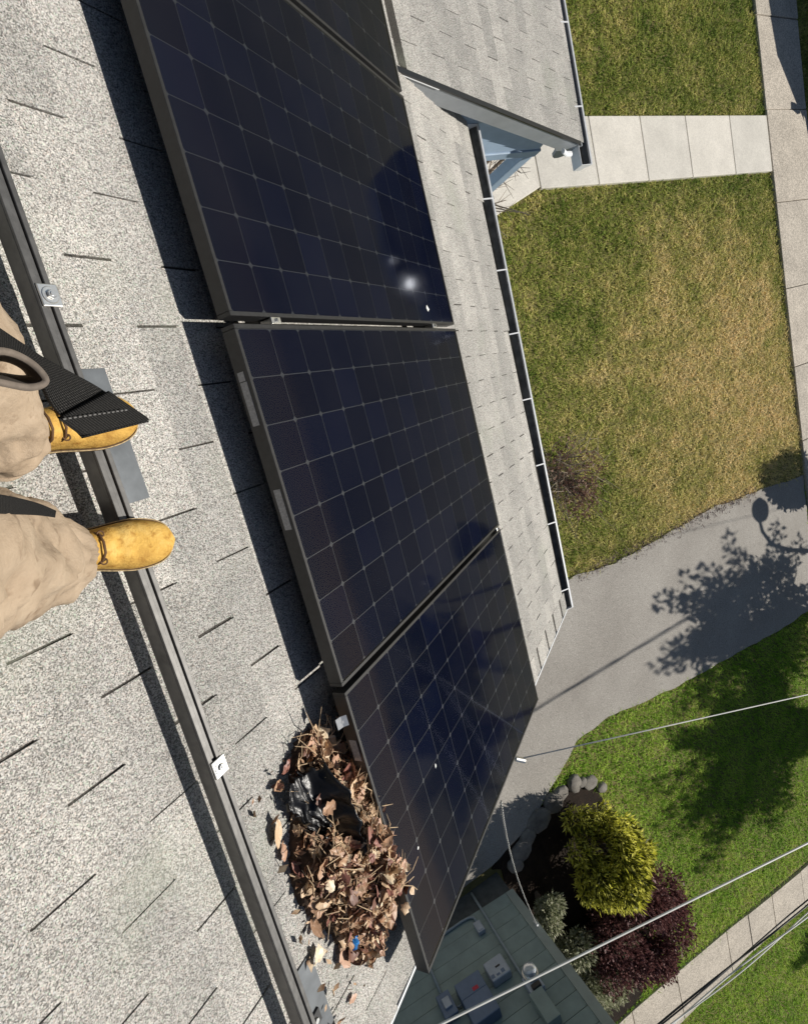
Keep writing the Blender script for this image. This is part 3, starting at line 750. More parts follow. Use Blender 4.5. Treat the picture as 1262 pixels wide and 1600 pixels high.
for k in range(2):
    pts = []
    for i in range(1201):
        u = i / 1200; p = A.lerp(B, u); p.z -= .14 * 4 * u * (1 - u); a = u * 560 + k * math.pi
        pts.append(p + Vector((math.cos(a) * .0042, math.sin(a) * .003, math.sin(a) * .0042)))
    MB().tube(pts, .0033, 4).build('strand', MAT['wire_white' if k else 'wire_black'], w4, True)
MB().tube([B + Vector((0, 0, -.05)), B + Vector((0, .01, .03))], .014, 8).build('end_fitting', MAT['white_pvc'], w4)

# ================================================================== PLANTS
def leaf_cloud(name, mat, blobs, n, size, aspect, parent, seed, up=.4, spiky=0.0, out=.75):
    """leaf-sized faces on and inside a union of blobs [(x,y,z,rx,ry,rz)]"""
    g = np.random.default_rng(seed); vol = np.array([b[3] * b[4] + b[4] * b[5] + b[3] * b[5] for b in blobs]); pick = g.choice(len(blobs), n, p=vol / vol.sum())
    Bc = np.array(blobs)[pick]
    d = g.normal(size=(n, 3)); d /= np.linalg.norm(d, axis=1)[:, None]
    rad = out + (1 - out) * g.random(n) ** .5 + g.normal(0, .07, n)
    P = Bc[:, :3] + d * Bc[:, 3:] * rad[:, None]
    ax = d * (1 - up) + np.array([0, 0, up]) + g.normal(0, .45, (n, 3)); ax /= np.linalg.norm(ax, axis=1)[:, None]
    sd = np.cross(ax, g.normal(size=(n, 3))); sd /= np.linalg.norm(sd, axis=1)[:, None]
    L = size * (.55 + .9 * g.random(n)); Wd = L * aspect
    nm = np.cross(ax, sd)
    v0 = P - sd * (Wd * .25)[:, None]; v1 = P + ax * (L * .5)[:, None] - sd * (Wd * .5)[:, None] + nm * (L * .06)[:, None]
    v2 = P + ax * L[:, None]; v3 = P + ax * (L * .5)[:, None] + sd * (Wd * .5)[:, None] + nm * (L * .06)[:, None]
    V = np.stack([v0, v1, v2, v3], 1).reshape(-1, 3); F = np.arange(n * 4).reshape(-1, 4)
    return put(name, fastmesh(name, V, F, mat), parent)
def rnd_blobs(seed, c, R, n, r0, r1, flat=1.0):
    rnd = random.Random(seed); out = []
    for i in range(n):
        while True:
            d = Vector((rnd.uniform(-1, 1), rnd.uniform(-1, 1), rnd.uniform(-.8, 1)))
            if .35 < d.length < 1: break
        r = rnd.uniform(r0, r1); out.append((c[0] + d.x * R[0], c[1] + d.y * R[1], c[2] + d.z * R[2], r, r, r * flat))
    return out
def branches(m, base, tips, r0, rnd, n=5):
    for tp in tips:
        b, t_ = Vector(base), Vector(tp); path = []; L = (t_ - b).length
        for i in range(n + 1):
            u = i / n; p = b.lerp(t_, u); p.z += L * .12 * math.sin(u * math.pi)
            if 0 < i < n: p += Vector((rnd.uniform(-1, 1), rnd.uniform(-1, 1), rnd.uniform(-1, 1))) * L * .05
            path.append(p)
        m.tube(path, [r0 * (1 - .8 * i / n) for i in range(n + 1)], 5)
def shrub(name, lab, cat, x, y, h, blobs, n, size, asp, mat, seed, up=.4, core=None, out=.72):
    z = gz(x); t = thing(name, lab, cat, T(x, y, z))
    m = MB(); rnd = random.Random(seed)
    branches(m, (0, 0, -.03), [(b[0] - x, b[1] - y, b[2] - z) for b in blobs[::2]], .03, rnd); m.build('stem', MAT['bark'], t)
    loc = [(b[0] - x, b[1] - y, b[2] - z, *b[3:]) for b in blobs]
    f = leaf_cloud('foliage', mat, loc, n, size, asp, t, seed, up, out=out); tag(f, kind='stuff')
    # a denser heart of broader leaves; a core material paints its shade
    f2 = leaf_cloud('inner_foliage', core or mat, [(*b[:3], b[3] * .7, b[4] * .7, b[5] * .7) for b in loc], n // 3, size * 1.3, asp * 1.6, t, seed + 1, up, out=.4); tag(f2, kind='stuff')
    return t
# golden conifer: tiers of spiky sprays round a lumpy crown
gx, gy, gzz = 3.58, -7.42, gz(3.6)
BL = []
rnd = random.Random(11)
for i in range(64):
    a = rnd.uniform(0, 2 * math.pi); q = math.sqrt(rnd.random()); hh = rnd.uniform(.25, 1.0)
    R = .72 * (1 - .35 * hh)
    BL.append((gx + math.cos(a) * q * R * .95, gy + math.sin(a) * q * R * 1.12, gzz + .2 + hh * (1.15 - .35 * q), .17, .17, .15))
MAT['gold_in'] = mk_leaf('shaded_conifer_leaf', [(.3, (.05, .06, .008)), (.7, (.12, .12, .015))])  # the conifer's inner shade, put into a darker leaf colour
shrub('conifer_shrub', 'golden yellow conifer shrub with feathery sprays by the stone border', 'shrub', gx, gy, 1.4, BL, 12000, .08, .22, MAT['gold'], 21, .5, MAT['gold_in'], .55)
BL = rnd_blobs(5, (4.0, -9.15, gz(4.0) + .50), (.78, .95, .40), 40, .22, .34, .9)
shrub('barberry_shrub', 'dark purple leaved shrub between the yellow conifer and the walk', 'shrub', 4.0, -9.15, .9, BL, 17000, .05, .55, MAT['purple'], 31, .35, None, .6)
BL = rnd_blobs(6, (3.35, -9.45, gz(3.4) + .30), (.85, .85, .22), 24, .18, .28, .8)
shrub('variegated_shrub', 'low shrub with pale cream edged leaves under the purple one', 'shrub', 3.35, -9.45, .6, BL, 7000, .075, .34, MAT['varieg'], 41, .3)
BL = rnd_blobs(16, (2.62, -7.95, gz(2.6) + .25), (.22, .3, .15), 7, .12, .18, .8)
shrub('pale_shrub', 'small pale leaved plant tight against the green corner board', 'shrub', 2.62, -7.95, .5, BL, 1100, .07, .36, MAT['varieg'], 42, .3)
# dried reddish shrub by the gutter
BL = rnd_blobs(8, (4.62, -1.85, gz(4.6) + .42), (.40, .55, .25), 18, .14, .24, .9)
sx = shrub('dry_shrub', 'twiggy dried reddish shrub beside the gutter', 'shrub', 4.55, -1.85, .8, BL, 900, .04, .45, MAT['redleaf'], 51, .3)
m = MB(); rnd = random.Random(52)
for i in range(150):
    b0 = Vector((rnd.uniform(-.25, .25), rnd.uniform(-.3, .3), rnd.uniform(.02, .2))); a = rnd.uniform(0, 6.28); L = rnd.uniform(.25, .75)
    p1 = b0 + Vector((math.cos(a) * L * .5, math.sin(a) * L * .6, L * rnd.uniform(.3, .7))); p2 = p1 + Vector((math.cos(a + rnd.uniform(-1, 1)) * L * .35, math.sin(a + rnd.uniform(-1, 1)) * L * .4, rnd.uniform(-.1, .12)))
    m.tube([b0, p1, p2], [.006, .0045, .002], 4)
tag(m.build('twig', MAT['twig'], sx), kind='stuff')
# bare branches of a climbing shrub at the porch step
t = thing('bare_shrub', 'leafless pale branched shrub at the porch corner', 'shrub', T(4.05, 2.0, gz(4.05) + .03))
m = MB(); rnd = random.Random(61)
for i in range(16):
    b0 = Vector((rnd.uniform(-.08, .08), rnd.uniform(-.08, .08), 0)); a = rnd.uniform(-2.4, 1.6); L = rnd.uniform(.4, .85)
    p1 = b0 + Vector((math.cos(a) * L * .45, math.sin(a) * L * .45, L * .5)); p2 = p1 + Vector((math.cos(a + .4) * L * .4, math.sin(a + .4) * L * .4, L * .22))
    m.tube([b0, p1, p2], [.012, .009, .004], 5)
    for q in range(3):
        s = p1.lerp(p2, rnd.random()); aa = a + rnd.uniform(-1.4, 1.4); m.tube([s, s + Vector((math.cos(aa) * .16, math.sin(aa) * .16, .08))], [.004, .002], 4)
m.build('branch', MAT['twig'], t)
t = thing('trellis', 'narrow brown slatted trellis with dead vine beside the porch post', 'trellis', T(3.98, 1.98, gz(4.0) + .04))
for k, xx in enumerate((-.34, -.16, .02)):
    MB().box(xx - .014, xx + .014, -.012, .012, 0, 1.45 - .12 * k).build('slat', plain('weathered_slat', (.17, .12, .085), .8, 0, .3, 14) if k == 0 else bpy.data.materials['weathered_slat'], t)
for zz in (.35, .75, 1.12): MB().box(-.37, .05, .0125, .022, zz, zz + .03).build('crossbar', bpy.data.materials['weathered_slat'], t)
m = MB(); rnd = random.Random(66)
for i in range(34):
    x0, z0 = rnd.uniform(-.36, .05), rnd.uniform(.2, 1.35); a = rnd.uniform(0, 6.28)
    m.tube([(x0, -.02, z0), (x0 + math.cos(a) * .12, -.05 - rnd.random() * .12, z0 + .05), (x0 + math.cos(a + .8) * .22, -.06 - rnd.random() * .2, z0 + rnd.uniform(-.05, .15))], [.006, .005, .002], 4)
tag(m.build('dead_vine', MAT['bark'], t), kind='stuff')
# stone border of the bed
t = thing('stone_border', 'curved border of rough stones round the planting bed', 'border', T(3.2, -6.9, gz(3.2)))
SP = [(2.35, -7.28, .2), (2.53, -7.10, .22), (2.72, -6.98, .24), (2.98, -6.86, .26), (3.22, -6.74, .2), (3.45, -6.62, .19), (3.68, -6.60, .17), (3.88, -6.68, .16), (4.06, -6.82, .17), (4.2, -7.0, .14)]
for i, (x, y, r) in enumerate(SP):
    r *= random.uniform(1.0, 1.75); x += random.uniform(-.05, .05); y += random.uniform(-.05, .05)
    rnd = random.Random(70 + i); m = MB(); P0_ = []
    for ring, (zz, s) in enumerate(((-.06, .9), (.02, 1.0), (.05, .93), (.065, .72))):
        P0_.append([(math.cos(2 * math.pi * k / 9) * r * .62 * s * (1 + .25 * noise.noise((math.cos(k * .7) * 2 + i * 3, math.sin(k * .7) * 2, zz * 6))), math.sin(2 * math.pi * k / 9) * r * .5 * s * (1 + .25 * noise.noise((math.cos(k * .7) * 2, i * 5, math.sin(k * .7) * 2))), zz * (.8 + .4 * rnd.random())) for k in range(9)])
    m.loft(P0_); o = m.build('stone', MAT['stone'], t, True, bevel=.008); o.matrix_local = T(x - 3.2, y + 6.9, gz(x) - gz(3.2)) @ Matrix.Rotation(rnd.uniform(0, 3), 4, 'Z')

# street trees beyond the frame: their shadows fall across driveway and lawn
def tree(x, y, h, R, lab, seed, n=5200, nb=26):
    z = gz(x); t = thing('street_tree', lab, 'tree', T(x, y, z), 'trees along the street')
    rnd = random.Random(seed); bl = rnd_blobs(seed, (0, 0, h), (R[0] * .6, R[1] * .6, R[2] * .6), nb // 2, .2, .36, .8)
    for i in range(nb):
        while True:
            d = Vector((rnd.uniform(-1, 1), rnd.uniform(-1, 1), rnd.uniform(-.7, 1)))
            if .3 < d.length < 1: break
        d.normalize(); Lr = rnd.uniform(.85, 1.35)
        for q in range(5): f = .45 + .55 * q / 4; rr_ = .27 * (1.1 - .6 * q / 4) * min(1, R[0]); bl.append((d.x * R[0] * Lr * f, d.y * R[1] * Lr * f, h + d.z * R[2] * Lr * f + .05 * q, rr_, rr_, rr_ * .7))
    m = MB(); m.tube([(0, 0, -.1), (.03, .02, h * .3), (-.03, .03, h * .62), (0, 0, h)], [.11, .085, .065, .03], 9)
    branches(m, (0, 0, h * .5), [b[:3] for b in bl[nb // 2 + 3::5]], .032, rnd, 4); m.build('trunk', MAT['bark'], t, True)
    tag(leaf_cloud('crown', MAT['tree_leaf'], bl, int(n * 1.5), .12, .55, t, seed, .2, out=.45), kind='stuff')
tree(12.75, -7.35, 3.1, (1.9, 1.45, 1.4), 'leafy street tree shading the driveway, just past the sidewalk', 81, 7500, 34)
tree(12.7, -10.2, 3.3, (1.9, 1.8, 1.3), 'leafy street tree shading the green lawn, past the sidewalk', 82, 11000, 40)
tree(12.5, -15.6, 2.2, (.6, .5, .5), 'small street tree at the far end of the lower lawn', 83, 1800, 9)
BL = rnd_blobs(19, (12.35, -4.3, gz(12.35) + 1.5), (.35, .35, .45), 10, .25, .36, 1.0)
shrub('street_shrub', 'dense dark shrub between sidewalk and kerb by the driveway', 'shrub', 12.35, -4.3, 1.9, BL, 2600, .10, .6, MAT['tree_leaf'], 91, .3)
# street lamp whose head throws the round shadow on the driveway
t = thing('street_lamp', 'street lamp with a round head on a bent arm', 'street lamp', T(13.02, -6.1, gz(13)))
MB().tube([(0, 0, -.1), (0, 0, 2.3), (.0, .10, 2.7), (0, .35, 2.88), (0, .62, 2.92)], [.06, .045, .04, .035, .03], 10).build('pole', MAT['rail'], t, True)
m = MB(); m.loft([[(rr_ * math.cos(a * math.pi / 8), .78 + rr_ * 1.2 * math.sin(a * math.pi / 8), zz) for a in range(16)] for rr_, zz in ((.05, 3.02), (.16, 2.96), (.21, 2.88), (.17, 2.78), (.06, 2.74))]); m.build('lamp_head', MAT['rail'], t, True)

# parked car at the kerb: shades the sidewalk corner, glints in the panel
MAT['car'] = plain('dark_car_paint', (.022, .026, .03), .18, .3, .1, 3)
cg = NM('car_glass'); cg.col((.012, .014, .016)); MAT['car_glass'] = cg.set(.26, 0, 1.0)
car = thing('parked_car', 'dark estate car parked at the kerb beyond the front walk', 'car', T(13.93, 1.25, gz(13.5) - .12))
def car_ring(y, zb_, zt, hw, tum):
    return [(-hw, y, zb_), (hw, y, zb_), (hw * 1.0, y, zb_ + (zt - zb_) * .5), (hw * .97, y, zt - .06), (hw * .90, y, zt), (0, y, zt + .025), (-hw * .90, y, zt), (-hw * .97, y, zt - .06), (-hw, y, zb_ + (zt - zb_) * .5)]
m = MB(); m.loft([car_ring(y, zb_, zt, hw, 0) for y, zb_, zt, hw in ((0, .40, .62, .70), (.12, .28, .78, .84), (.6, .2, .90, .90), (1.35, .2, .98, .92), (2.4, .2, 1.0, .92), (3.9, .2, 1.02, .92), (4.35, .25, 1.04, .88), (4.75, .3, .98, .82), (4.85, .42, .80, .74))]); m.build('body', MAT['car'], car, True, bevel=.03)
def cab(y, z, hw, crown=.04): return [(-hw, y, z), (-hw * .6, y - .03 * (1 if y < 2.5 else -1), z + crown * .7), (0, y - .05 * (1 if y < 2.5 else -1), z + crown), (hw * .6, y - .03 * (1 if y < 2.5 else -1), z + crown * .7), (hw, y, z)]
top = [cab(1.95, 1.60, .66), cab(2.9, 1.70, .68), cab(4.3, 1.68, .67)]
m = MB(); b = len(m.v)
for r in top: m.v += r
for i in range(2):
    for k in range(4): m.f.append((i * 5 + k, i * 5 + k + 1, (i + 1) * 5 + k + 1, (i + 1) * 5 + k))
o = m.build('car_roof', MAT['car'], car, True); sd_ = o.modifiers.new('thickness', 'SOLIDIFY'); sd_.thickness = .03
# windscreen: curved both ways
m = MB(); nx, ny = 14, 10
for j in range(ny + 1):
    v_ = j / ny
    for i in range(nx + 1):
        u_ = -1 + 2 * i / nx; hw = .80 + (.66 - .80) * v_
        m.v.append((u_ * hw, 1.08 + .90 * v_ + .16 * u_ * u_ - .035 * math.sin(v_ * math.pi), .985 + .60 * v_ + .07 * math.sin(v_ * math.pi) - .02 * u_ * u_))
for j in range(ny):
    for i in range(nx): a = j * (nx + 1) + i; m.f.append((a, a + 1, a + nx + 2, a + nx + 1))
m.build('windscreen', MAT['car_glass'], car, True)
m = MB(); m.quad((-.82, 4.75, 1.02), (.82, 4.75, 1.02), (.67, 4.3, 1.67), (-.67, 4.3, 1.67)); m.build('rear_window', MAT['car_glass'], car)
for s in (-1, 1):
    m = MB(); m.quad((s * .82, 1.2, 1.0), (s * .85, 4.75, 1.02), (s * .68, 4.3, 1.66), (s * .67, 1.98, 1.59)); m.build('side_window', MAT['car_glass'], car)
    mm = MB(); mm.loft([[(s * (.92 + dx), 1.42 + dy * k_, 1.03 + dz * k_) for dy, dz in ((-.07, -.06), (.07, -.05), (.08, .06), (-.05, .07))] for dx, k_ in ((0, .3), (.05, .9), (.17, 1.0), (.20, .7))]); mm.build('mirror', MAT['car'], car, True)
    MB().box(s * .5 - .16, s * .5 + .16, -.02, .06, .58, .70).build('headlight', MAT['white_pvc'], car, bevel=.02)
    for y in (.85, 3.75):
        c = MB(); c.cyl((s * .72, y, .32), (s, 0, 0), .32, .2, 22); wh = c.build('wheel', MAT['rubber'], car, bevel=.02)
        c = MB(); c.cyl((s * .905, y, .32), (s, 0, 0), .20, .02, 14); c.build('rim', MAT['steel'], wh)

# ================================================================== LEAF PILE AND BAG
pile = thing('leaf_pile', 'heap of dead leaves and stems caught at the lower panel', 'leaf pile', RT(-.085, -1.55, ZR))
def ph(x, y):                                         # heap height, local to the pile
    e = (x / (.165 + .025 * math.sin(y * 11 + 1))) ** 2 + (y / .40) ** 2
    if e >= 1: return 0
    return (.160 * (1 - e) ** .6) * (.75 + .5 * noise.noise((x * 11, y * 11, 3))) * (1.0 if y < .12 else .8)
# body of the heap
m = MB(); nx, ny = 34, 64
for j in range(ny + 1):
    for i in range(nx + 1):
        x = -.24 + .48 * i / nx; y = -.44 + .88 * j / ny; h = ph(x, y) * (1 - .55 * math.exp(-((x + .03) / .085) ** 2 - ((y - .20) / .15) ** 2))
        m.v.append((x, y, max(0, h * .88) + .010 * noise.noise((x * 60, y * 60, 0)) - (.012 if h <= 0 else 0)))
for j in range(ny):
    for i in range(nx): a = j * (nx + 1) + i; m.f.append((a, a + 1, a + nx + 2, a + nx + 1))
tag(m.build('leaf_mould', plain('leaf_mould', (.085, .052, .032), .95, 0, .5, 55, bump=.6), pile), kind='stuff')
# curled leaves
def dead_leaf(seed):
    rnd = random.Random(seed); m = MB(); L, Wd = 1.0, rnd.uniform(.42, .75); n = 6; cu, tw, cup = rnd.uniform(-1.6, 1.6), rnd.uniform(-.8, .8), rnd.uniform(-.9, 1.2)
    for i in range(n + 1):
        u = i / n; wd = Wd * .5 * (math.sin(math.pi * min(1, u * 1.02 + .02)) ** .65) * (1 + .28 * math.sin(u * 19 + seed)) + .015
        a = cu * (u - .5); px = L * (u - .5) * (1 - .12 * cu * cu * .3); pz_ = .22 * cu * ((u - .5) ** 2) * 2.0
        for k in (-1, -.5, 0, .5, 1):
            z = pz_ + cup * .35 * wd * k * k + tw * k * wd * (u - .5) + rnd.uniform(-.02, .02)
            m.v.append((px, k * wd, z))
    for i in range(n):
        for k in range(4): a = i * 5 + k; m.f.append((a, a + 1, a + 6, a + 5))
    me = m.mesh('leaf', MAT['dead'], False); return me
LM = [dead_leaf(s) for s in range(12)]
rnd = random.Random(5)
cnt = 0
while cnt < 272:
    x, y = rnd.uniform(-.23, .22), rnd.uniform(-.43, .38); h = ph(x, y)
    edge = h <= 0
    if edge and rnd.random() > .05: continue
    if -.14 < x < .0 and .08 < y < .33 and rnd.random() < .88: continue     # the bag covers this stretch
    s = rnd.uniform(.030, .068) * (1.25 if rnd.random() < .12 else 1)
    q = Matrix.Rotation(rnd.uniform(0, 6.28), 4, 'Z') @ Matrix.Rotation(rnd.gauss(0, .55), 4, 'X') @ Matrix.Rotation(rnd.gauss(0, .55), 4, 'Y')
    o = put('leaf', rnd.choice(LM), pile, T(x, y, max(h, 0) + .008 + rnd.uniform(0, .012)) @ q @ Matrix.Diagonal((s, s, s, 1)))
    if rnd.random() < .8: o['kind'] = 'thing'
    cnt += 1
# fallen bigger pale leaves at the upslope edge
for x, y, s, a in ((-.195, .235, .075, 1.2), (-.19, .17, .055, 1.4), (.03, .20, .06, .8), (.0, .07, .07, 1.7), (-.09, .36, .055, .4), (-.03, .37, .05, 2.2), (-.11, -.27, .09, 1.4), (-.05, -.13, .07, .2), (.05, -.02, .08, 1.2)):
    put('leaf', LM[(int(s * 1000)) % 12], pile, T(x, y, ph(x, y) + .014) @ Matrix.Rotation(a, 4, 'Z') @ Matrix.Rotation(.25, 4, 'X') @ Matrix.Diagonal((s, s, s, 1)))
for i in range(16):      # a few leaves blown up over the panel edge
    s = rnd.uniform(.022, .045); put('leaf', rnd.choice(LM), pile, T(rnd.uniform(.045, .115), rnd.uniform(-.26, .0), rnd.uniform(.137, .15)) @ Matrix.Rotation(rnd.uniform(0, 6), 4, 'Z') @ Matrix.Rotation(rnd.gauss(0, .4), 4, 'X') @ Matrix.Diagonal((s, s, s, 1)))
# crumbs of leaf
V = []; F = []
for i in range(4200):
    x, y = rnd.uniform(-.24, .22), rnd.uniform(-.45, .40); h = ph(x, y)
    if h <= 0 and rnd.random() > .05: continue
    if -.12 < x < -.01 and .15 < y < .32: continue
    s = rnd.uniform(.006, .020); a = rnd.uniform(0, 6.28); ax = Vector((math.cos(a), math.sin(a), rnd.gauss(0, .6))).normalized(); sd_ = ax.cross(Vector((rnd.gauss(0, 1), rnd.gauss(0, 1), 1))).normalized()
    c = Vector((x, y, max(h, 0) + .006 + rnd.uniform(0, .012))); b = len(V)
    V += [c - ax * s, c - sd_ * s * .4 + Vector((0, 0, s * .25)), c + ax * s, c + sd_ * s * .4 - Vector((0, 0, s * .1))]; F.append((b, b + 1, b + 2, b + 3))
tag(put('leaf_crumbs', fastmesh('leaf_crumbs', [tuple(v) for v in V], F, MAT['litter']), pile), kind='stuff')
# stems
m = MB()
for i in range(480):
    x, y = rnd.uniform(-.2, .2), rnd.uniform(-.42, .38); h = ph(x, y)
    if h <= 0: continue
    if -.13 < x < -.0 and .12 < y < .32 and rnd.random() < .9: continue
    a = rnd.gauss(1.2, .9); L = rnd.uniform(.03, .13); b0 = Vector((x, y, h + .006)); p1 = b0 + Vector((math.cos(a) * L * .5, math.sin(a) * L * .5, rnd.uniform(.002, .03))); p2 = p1 + Vector((math.cos(a + rnd.gauss(0, .5)) * L * .5, math.sin(a + rnd.gauss(0, .5)) * L * .5, rnd.uniform(-.022, .01)))
    m.tube([b0, p1, p2], [.0016, .0014, .0008], 4)
tag(m.build('dry_stem', MAT['dry_twig'], pile), kind='stuff')
# torn black bag draped over the heap: a crumpled ridge of film, its flat black side standing in for a shaded hollow
m = MB(); nx, ny = 40, 60
for j in range(ny + 1):
    v_ = j / ny
    y = -.05 + .35 * v_
    for i in range(nx + 1):
        u_ = i / nx
        x = -.150 + .125 * u_ + .03 * math.sin(v_ * 4 + 1) * (1 - u_) + .018 * noise.noise((v_ * 9, u_ * 5, 1))
        w_ = u_ + .10 * noise.noise((v_ * 3.0, 2, 1)) + .05 * noise.noise((v_ * 8.0, u_ * 2, 6))
        ridge_ = math.exp(-((w_ - .78) / .13) ** 2)
        z = .012 + (.050 * u_ + .105 * ridge_ * (.75 + .3 * noise.noise((v_ * 5, 0, 3)))) * math.sin(math.pi * min(1, .10 + .86 * v_)) ** .5
        z += .0065 * (abs(math.sin(w_ * 17 + 1.5 * noise.noise((v_ * 4, 5, 5)))) - .5) + .006 * noise.noise((x * 60, y * 16, 5)) + .0025 * (1 - 2 * abs(noise.noise((x * 110 + y * 30, y * 45, 2))))
        edge = min(u_, 1 - u_, v_, 1 - v_)
        if edge < .05: z -= .010
        m.v.append((x, y + .016 * noise.noise((u_ * 8, v_ * 6, 4)), max(.004, z)))
for j in range(ny):
    for i in range(nx):
        if (i < 4 or i > nx - 4 or j < 4 or j > ny - 5) and noise.noise((i * .35, j * .35, 2)) > -.05: continue
        a = j * (nx + 1) + i; m.f.append((a, a + 1, a + nx + 2, a + nx + 1))
bag = m.build('plastic_bag', MAT['bag'], None, True); bag.matrix_world = RT(-.066, -1.50, ZR + .022)
sd_ = bag.modifiers.new('thickness', 'SOLIDIFY'); sd_.thickness = .0006
tag(bag, 'torn black plastic bag lying crumpled in the dead leaves', 'plastic bag')
def scrap(lab, x, y, mat, s, seed):
    rnd = random.Random(seed); m = MB()
    for j in range(5):
        for i in range(5): m.v.append(((i - 2) * s * .25, (j - 2) * s * .2, rnd.uniform(-.2, .2) * s))
    for j in range(4):
        for i in range(4): a = j * 5 + i; m.f.append((a, a + 1, a + 6, a + 5))
    o = m.build('plastic_scrap', mat, None); o.matrix_world = RT(x, y, ZR + ph(x + .13, y + 1.55) + .022, rnd.uniform(0, 3)); tag(o, lab, 'scrap')
scrap('bright blue plastic scrap on the lower part of the leaf pile', -.215, -1.735, MAT['blue_bit'], .028, 1)
scrap('shiny green foil scrap in the middle of the leaf pile', -.03, -1.56, MAT['green_bit'], .030, 2)
scrap('lilac plastic scrap on the leaf pile beside the panel edge', .0, -1.70, MAT['lilac_bit'], .030, 3)

# ================================================================== ROOFER
def LP(h, fw, y): return Vector((-.58 - .6428 * h + .766 * fw, y, -.04 + .766 * h + .6428 * fw))
person = thing('person', 'roofer in tan work trousers and yellow boots standing on the bare rail', 'person', RM @ T(0, 0, 0))
# skin and body (mostly above the picture)
J = []; E_ = []; RD = []
def j(p, r, par=None):
    J.append(p); RD.append(r)
    if par is not None: E_.append((par, len(J) - 1))
    return len(J) - 1
pel = j(LP(.92, -.10, -.27), .13); sp1 = j(LP(1.10, -.12, -.27), .12, pel); sp2 = j(LP(1.30, -.13, -.27), .14, sp1); nk = j(LP(1.46, -.10, -.27), .055, sp2); hd0 = j(LP(1.55, -.06, -.27), .085, nk); hd1 = j(LP(1.66, -.05, -.27), .09, hd0); hd2 = j(LP(1.73, -.06, -.27), .055, hd1)
for s, yl in ((-1, -.27), (1, -.27)):
    sh = j(LP(1.38, -.13, yl + s * .17), .06, sp2); el = j(LP(1.12, -.16, yl + s * .25), .045, sh); wr = j(LP(1.20, .07, yl + s * .20), .030, el); pm = j(LP(1.23, .14, yl + s * .17), .033, wr)
    for k in range(4):
        f0 = j(LP(1.24, .19, yl + s * (.145 + .018 * k)), .0095, pm); f1 = j(LP(1.255, .215 + .004 * (k in (1, 2)), yl + s * (.14 + .018 * k)), .009, f0); j(LP(1.275, .22, yl + s * (.135 + .018 * k)), .008, f1)
    th = j(LP(1.225, .155, yl + s * .125), .011, wr); j(LP(1.245, .18, yl + s * .11), .009, th)
    KN = {-1: ((.70, -.04, -.345), (.42, .0, -.36), (.12, -.02, -.405), (.05, -.03, -.408)), 1: ((.70, -.04, -.13), (.42, .0, -.05), (.12, -.02, -.18), (.05, -.03, -.20))}[s]
    hp = j(LP(.86, -.10, yl + s * .08), .09, pel); k1_ = j(LP(*KN[0]), .075, hp); k2_ = j(LP(*KN[1]), .055, k1_); k3_ = j(LP(*KN[2]), .040, k2_); k4_ = j(LP(*KN[3]), .036, k3_)
me = bpy.data.meshes.new('body'); me.from_pydata([tuple(p) for p in J], E_, []); body = put('body', me, person)
sk = body.modifiers.new('skin', 'SKIN'); ss = body.modifiers.new('sub', 'SUBSURF'); ss.levels = 1; ss.render_levels = 1
for v, r in zip(me.skin_vertices[0].data, RD): v.radius = (r, r)
me.skin_vertices[0].data[0].use_root = True
me.materials.append(plain('skin', (.50, .31, .22), .55, 0, .06, 30))
def fold(p, amt=1.0):
    q = Vector((p.x * 3 + p.z * 10 + p.y * 7, p.y * 9 - p.z * 6, p.z * 4 - p.x * 9)); n1 = noise.noise(q); n2 = noise.noise(q * 2.1 + Vector((5, 2, 1)))
    d = .010 * noise.noise(p * 6) + .018 * (.6 - 1.9 * math.sqrt(.004 + n1 * n1)) + .008 * (.6 - 1.9 * math.sqrt(.004 + n2 * n2)) + .0012 * noise.noise(p * 60)
    return d * amt
def spline(P, n):
    out = []
    for i in range(n + 1):
        t_ = i / n * (len(P) - 1); k = min(int(t_), len(P) - 2); u = t_ - k
        a, b, c, d = (np.array(P[max(k - 1, 0)]), np.array(P[k]), np.array(P[k + 1]), np.array(P[min(k + 2, len(P) - 1)]))
        out.append(.5 * (2 * b + (c - a) * u + (2 * a - 5 * b + 4 * c - d) * u * u + (3 * b - a - 3 * c + d) * u ** 3))
    return out
def sleeve(m, K, nr=70, nn=56, amt=1.3, hem=False):       # K: list of (x,y,z,r)
    pts = spline(K, nr); pn = Vector((0, 1, 0)); rings = []
    for i, q in enumerate(pts):
        p = Vector(q[:3]); a = Vector(pts[max(i - 1, 0)][:3]); b = Vector(pts[min(i + 1, nr)][:3]); t_ = (b - a).normalized()
        pn = (pn - t_ * pn.dot(t_)).normalized(); qn = t_.cross(pn); ring = []
        for k in range(nn):
            an = 2 * math.pi * k / nn; d = pn * math.cos(an) + qn * math.sin(an); s = p + d * q[3]; ring.append(s + d * fold(s * 1.0, amt))
        rings.append(ring)
    m.loft(rings)
    if hem: m.tube(rings[0] + rings[0][:2], .0042, 6)
def mk_cloth():
    m = NM('tan_canvas'); p = m.coord('Object')
    c = m.ramp(m.noise(p, 14, 5, .65), [(.25, (.18, .135, .095)), (.42, (.35, .268, .190)), (.7, (.45, .355, .260))])
    st = m.ramp(m.noise(p, 38, 3, .6), [(.58, (1, 1, 1)), (.72, (.40, .33, .27))]); c = m.mix(.55, c, m.mix(1, c, st, 'MULTIPLY')); m.col(c)
    wv = m.noise(p, 900, 1, .5); m.bump(m.math('ADD', m.math('MULTIPLY', wv, .25), m.math('ADD', m.noise(p, 95, 3, .6), m.math('MULTIPLY', m.noise(p, 22, 4, .65), 1.2))), .5, .004); return m.set(.9, 0, .15)
MAT['canvas'] = mk_cloth()
m = MB()
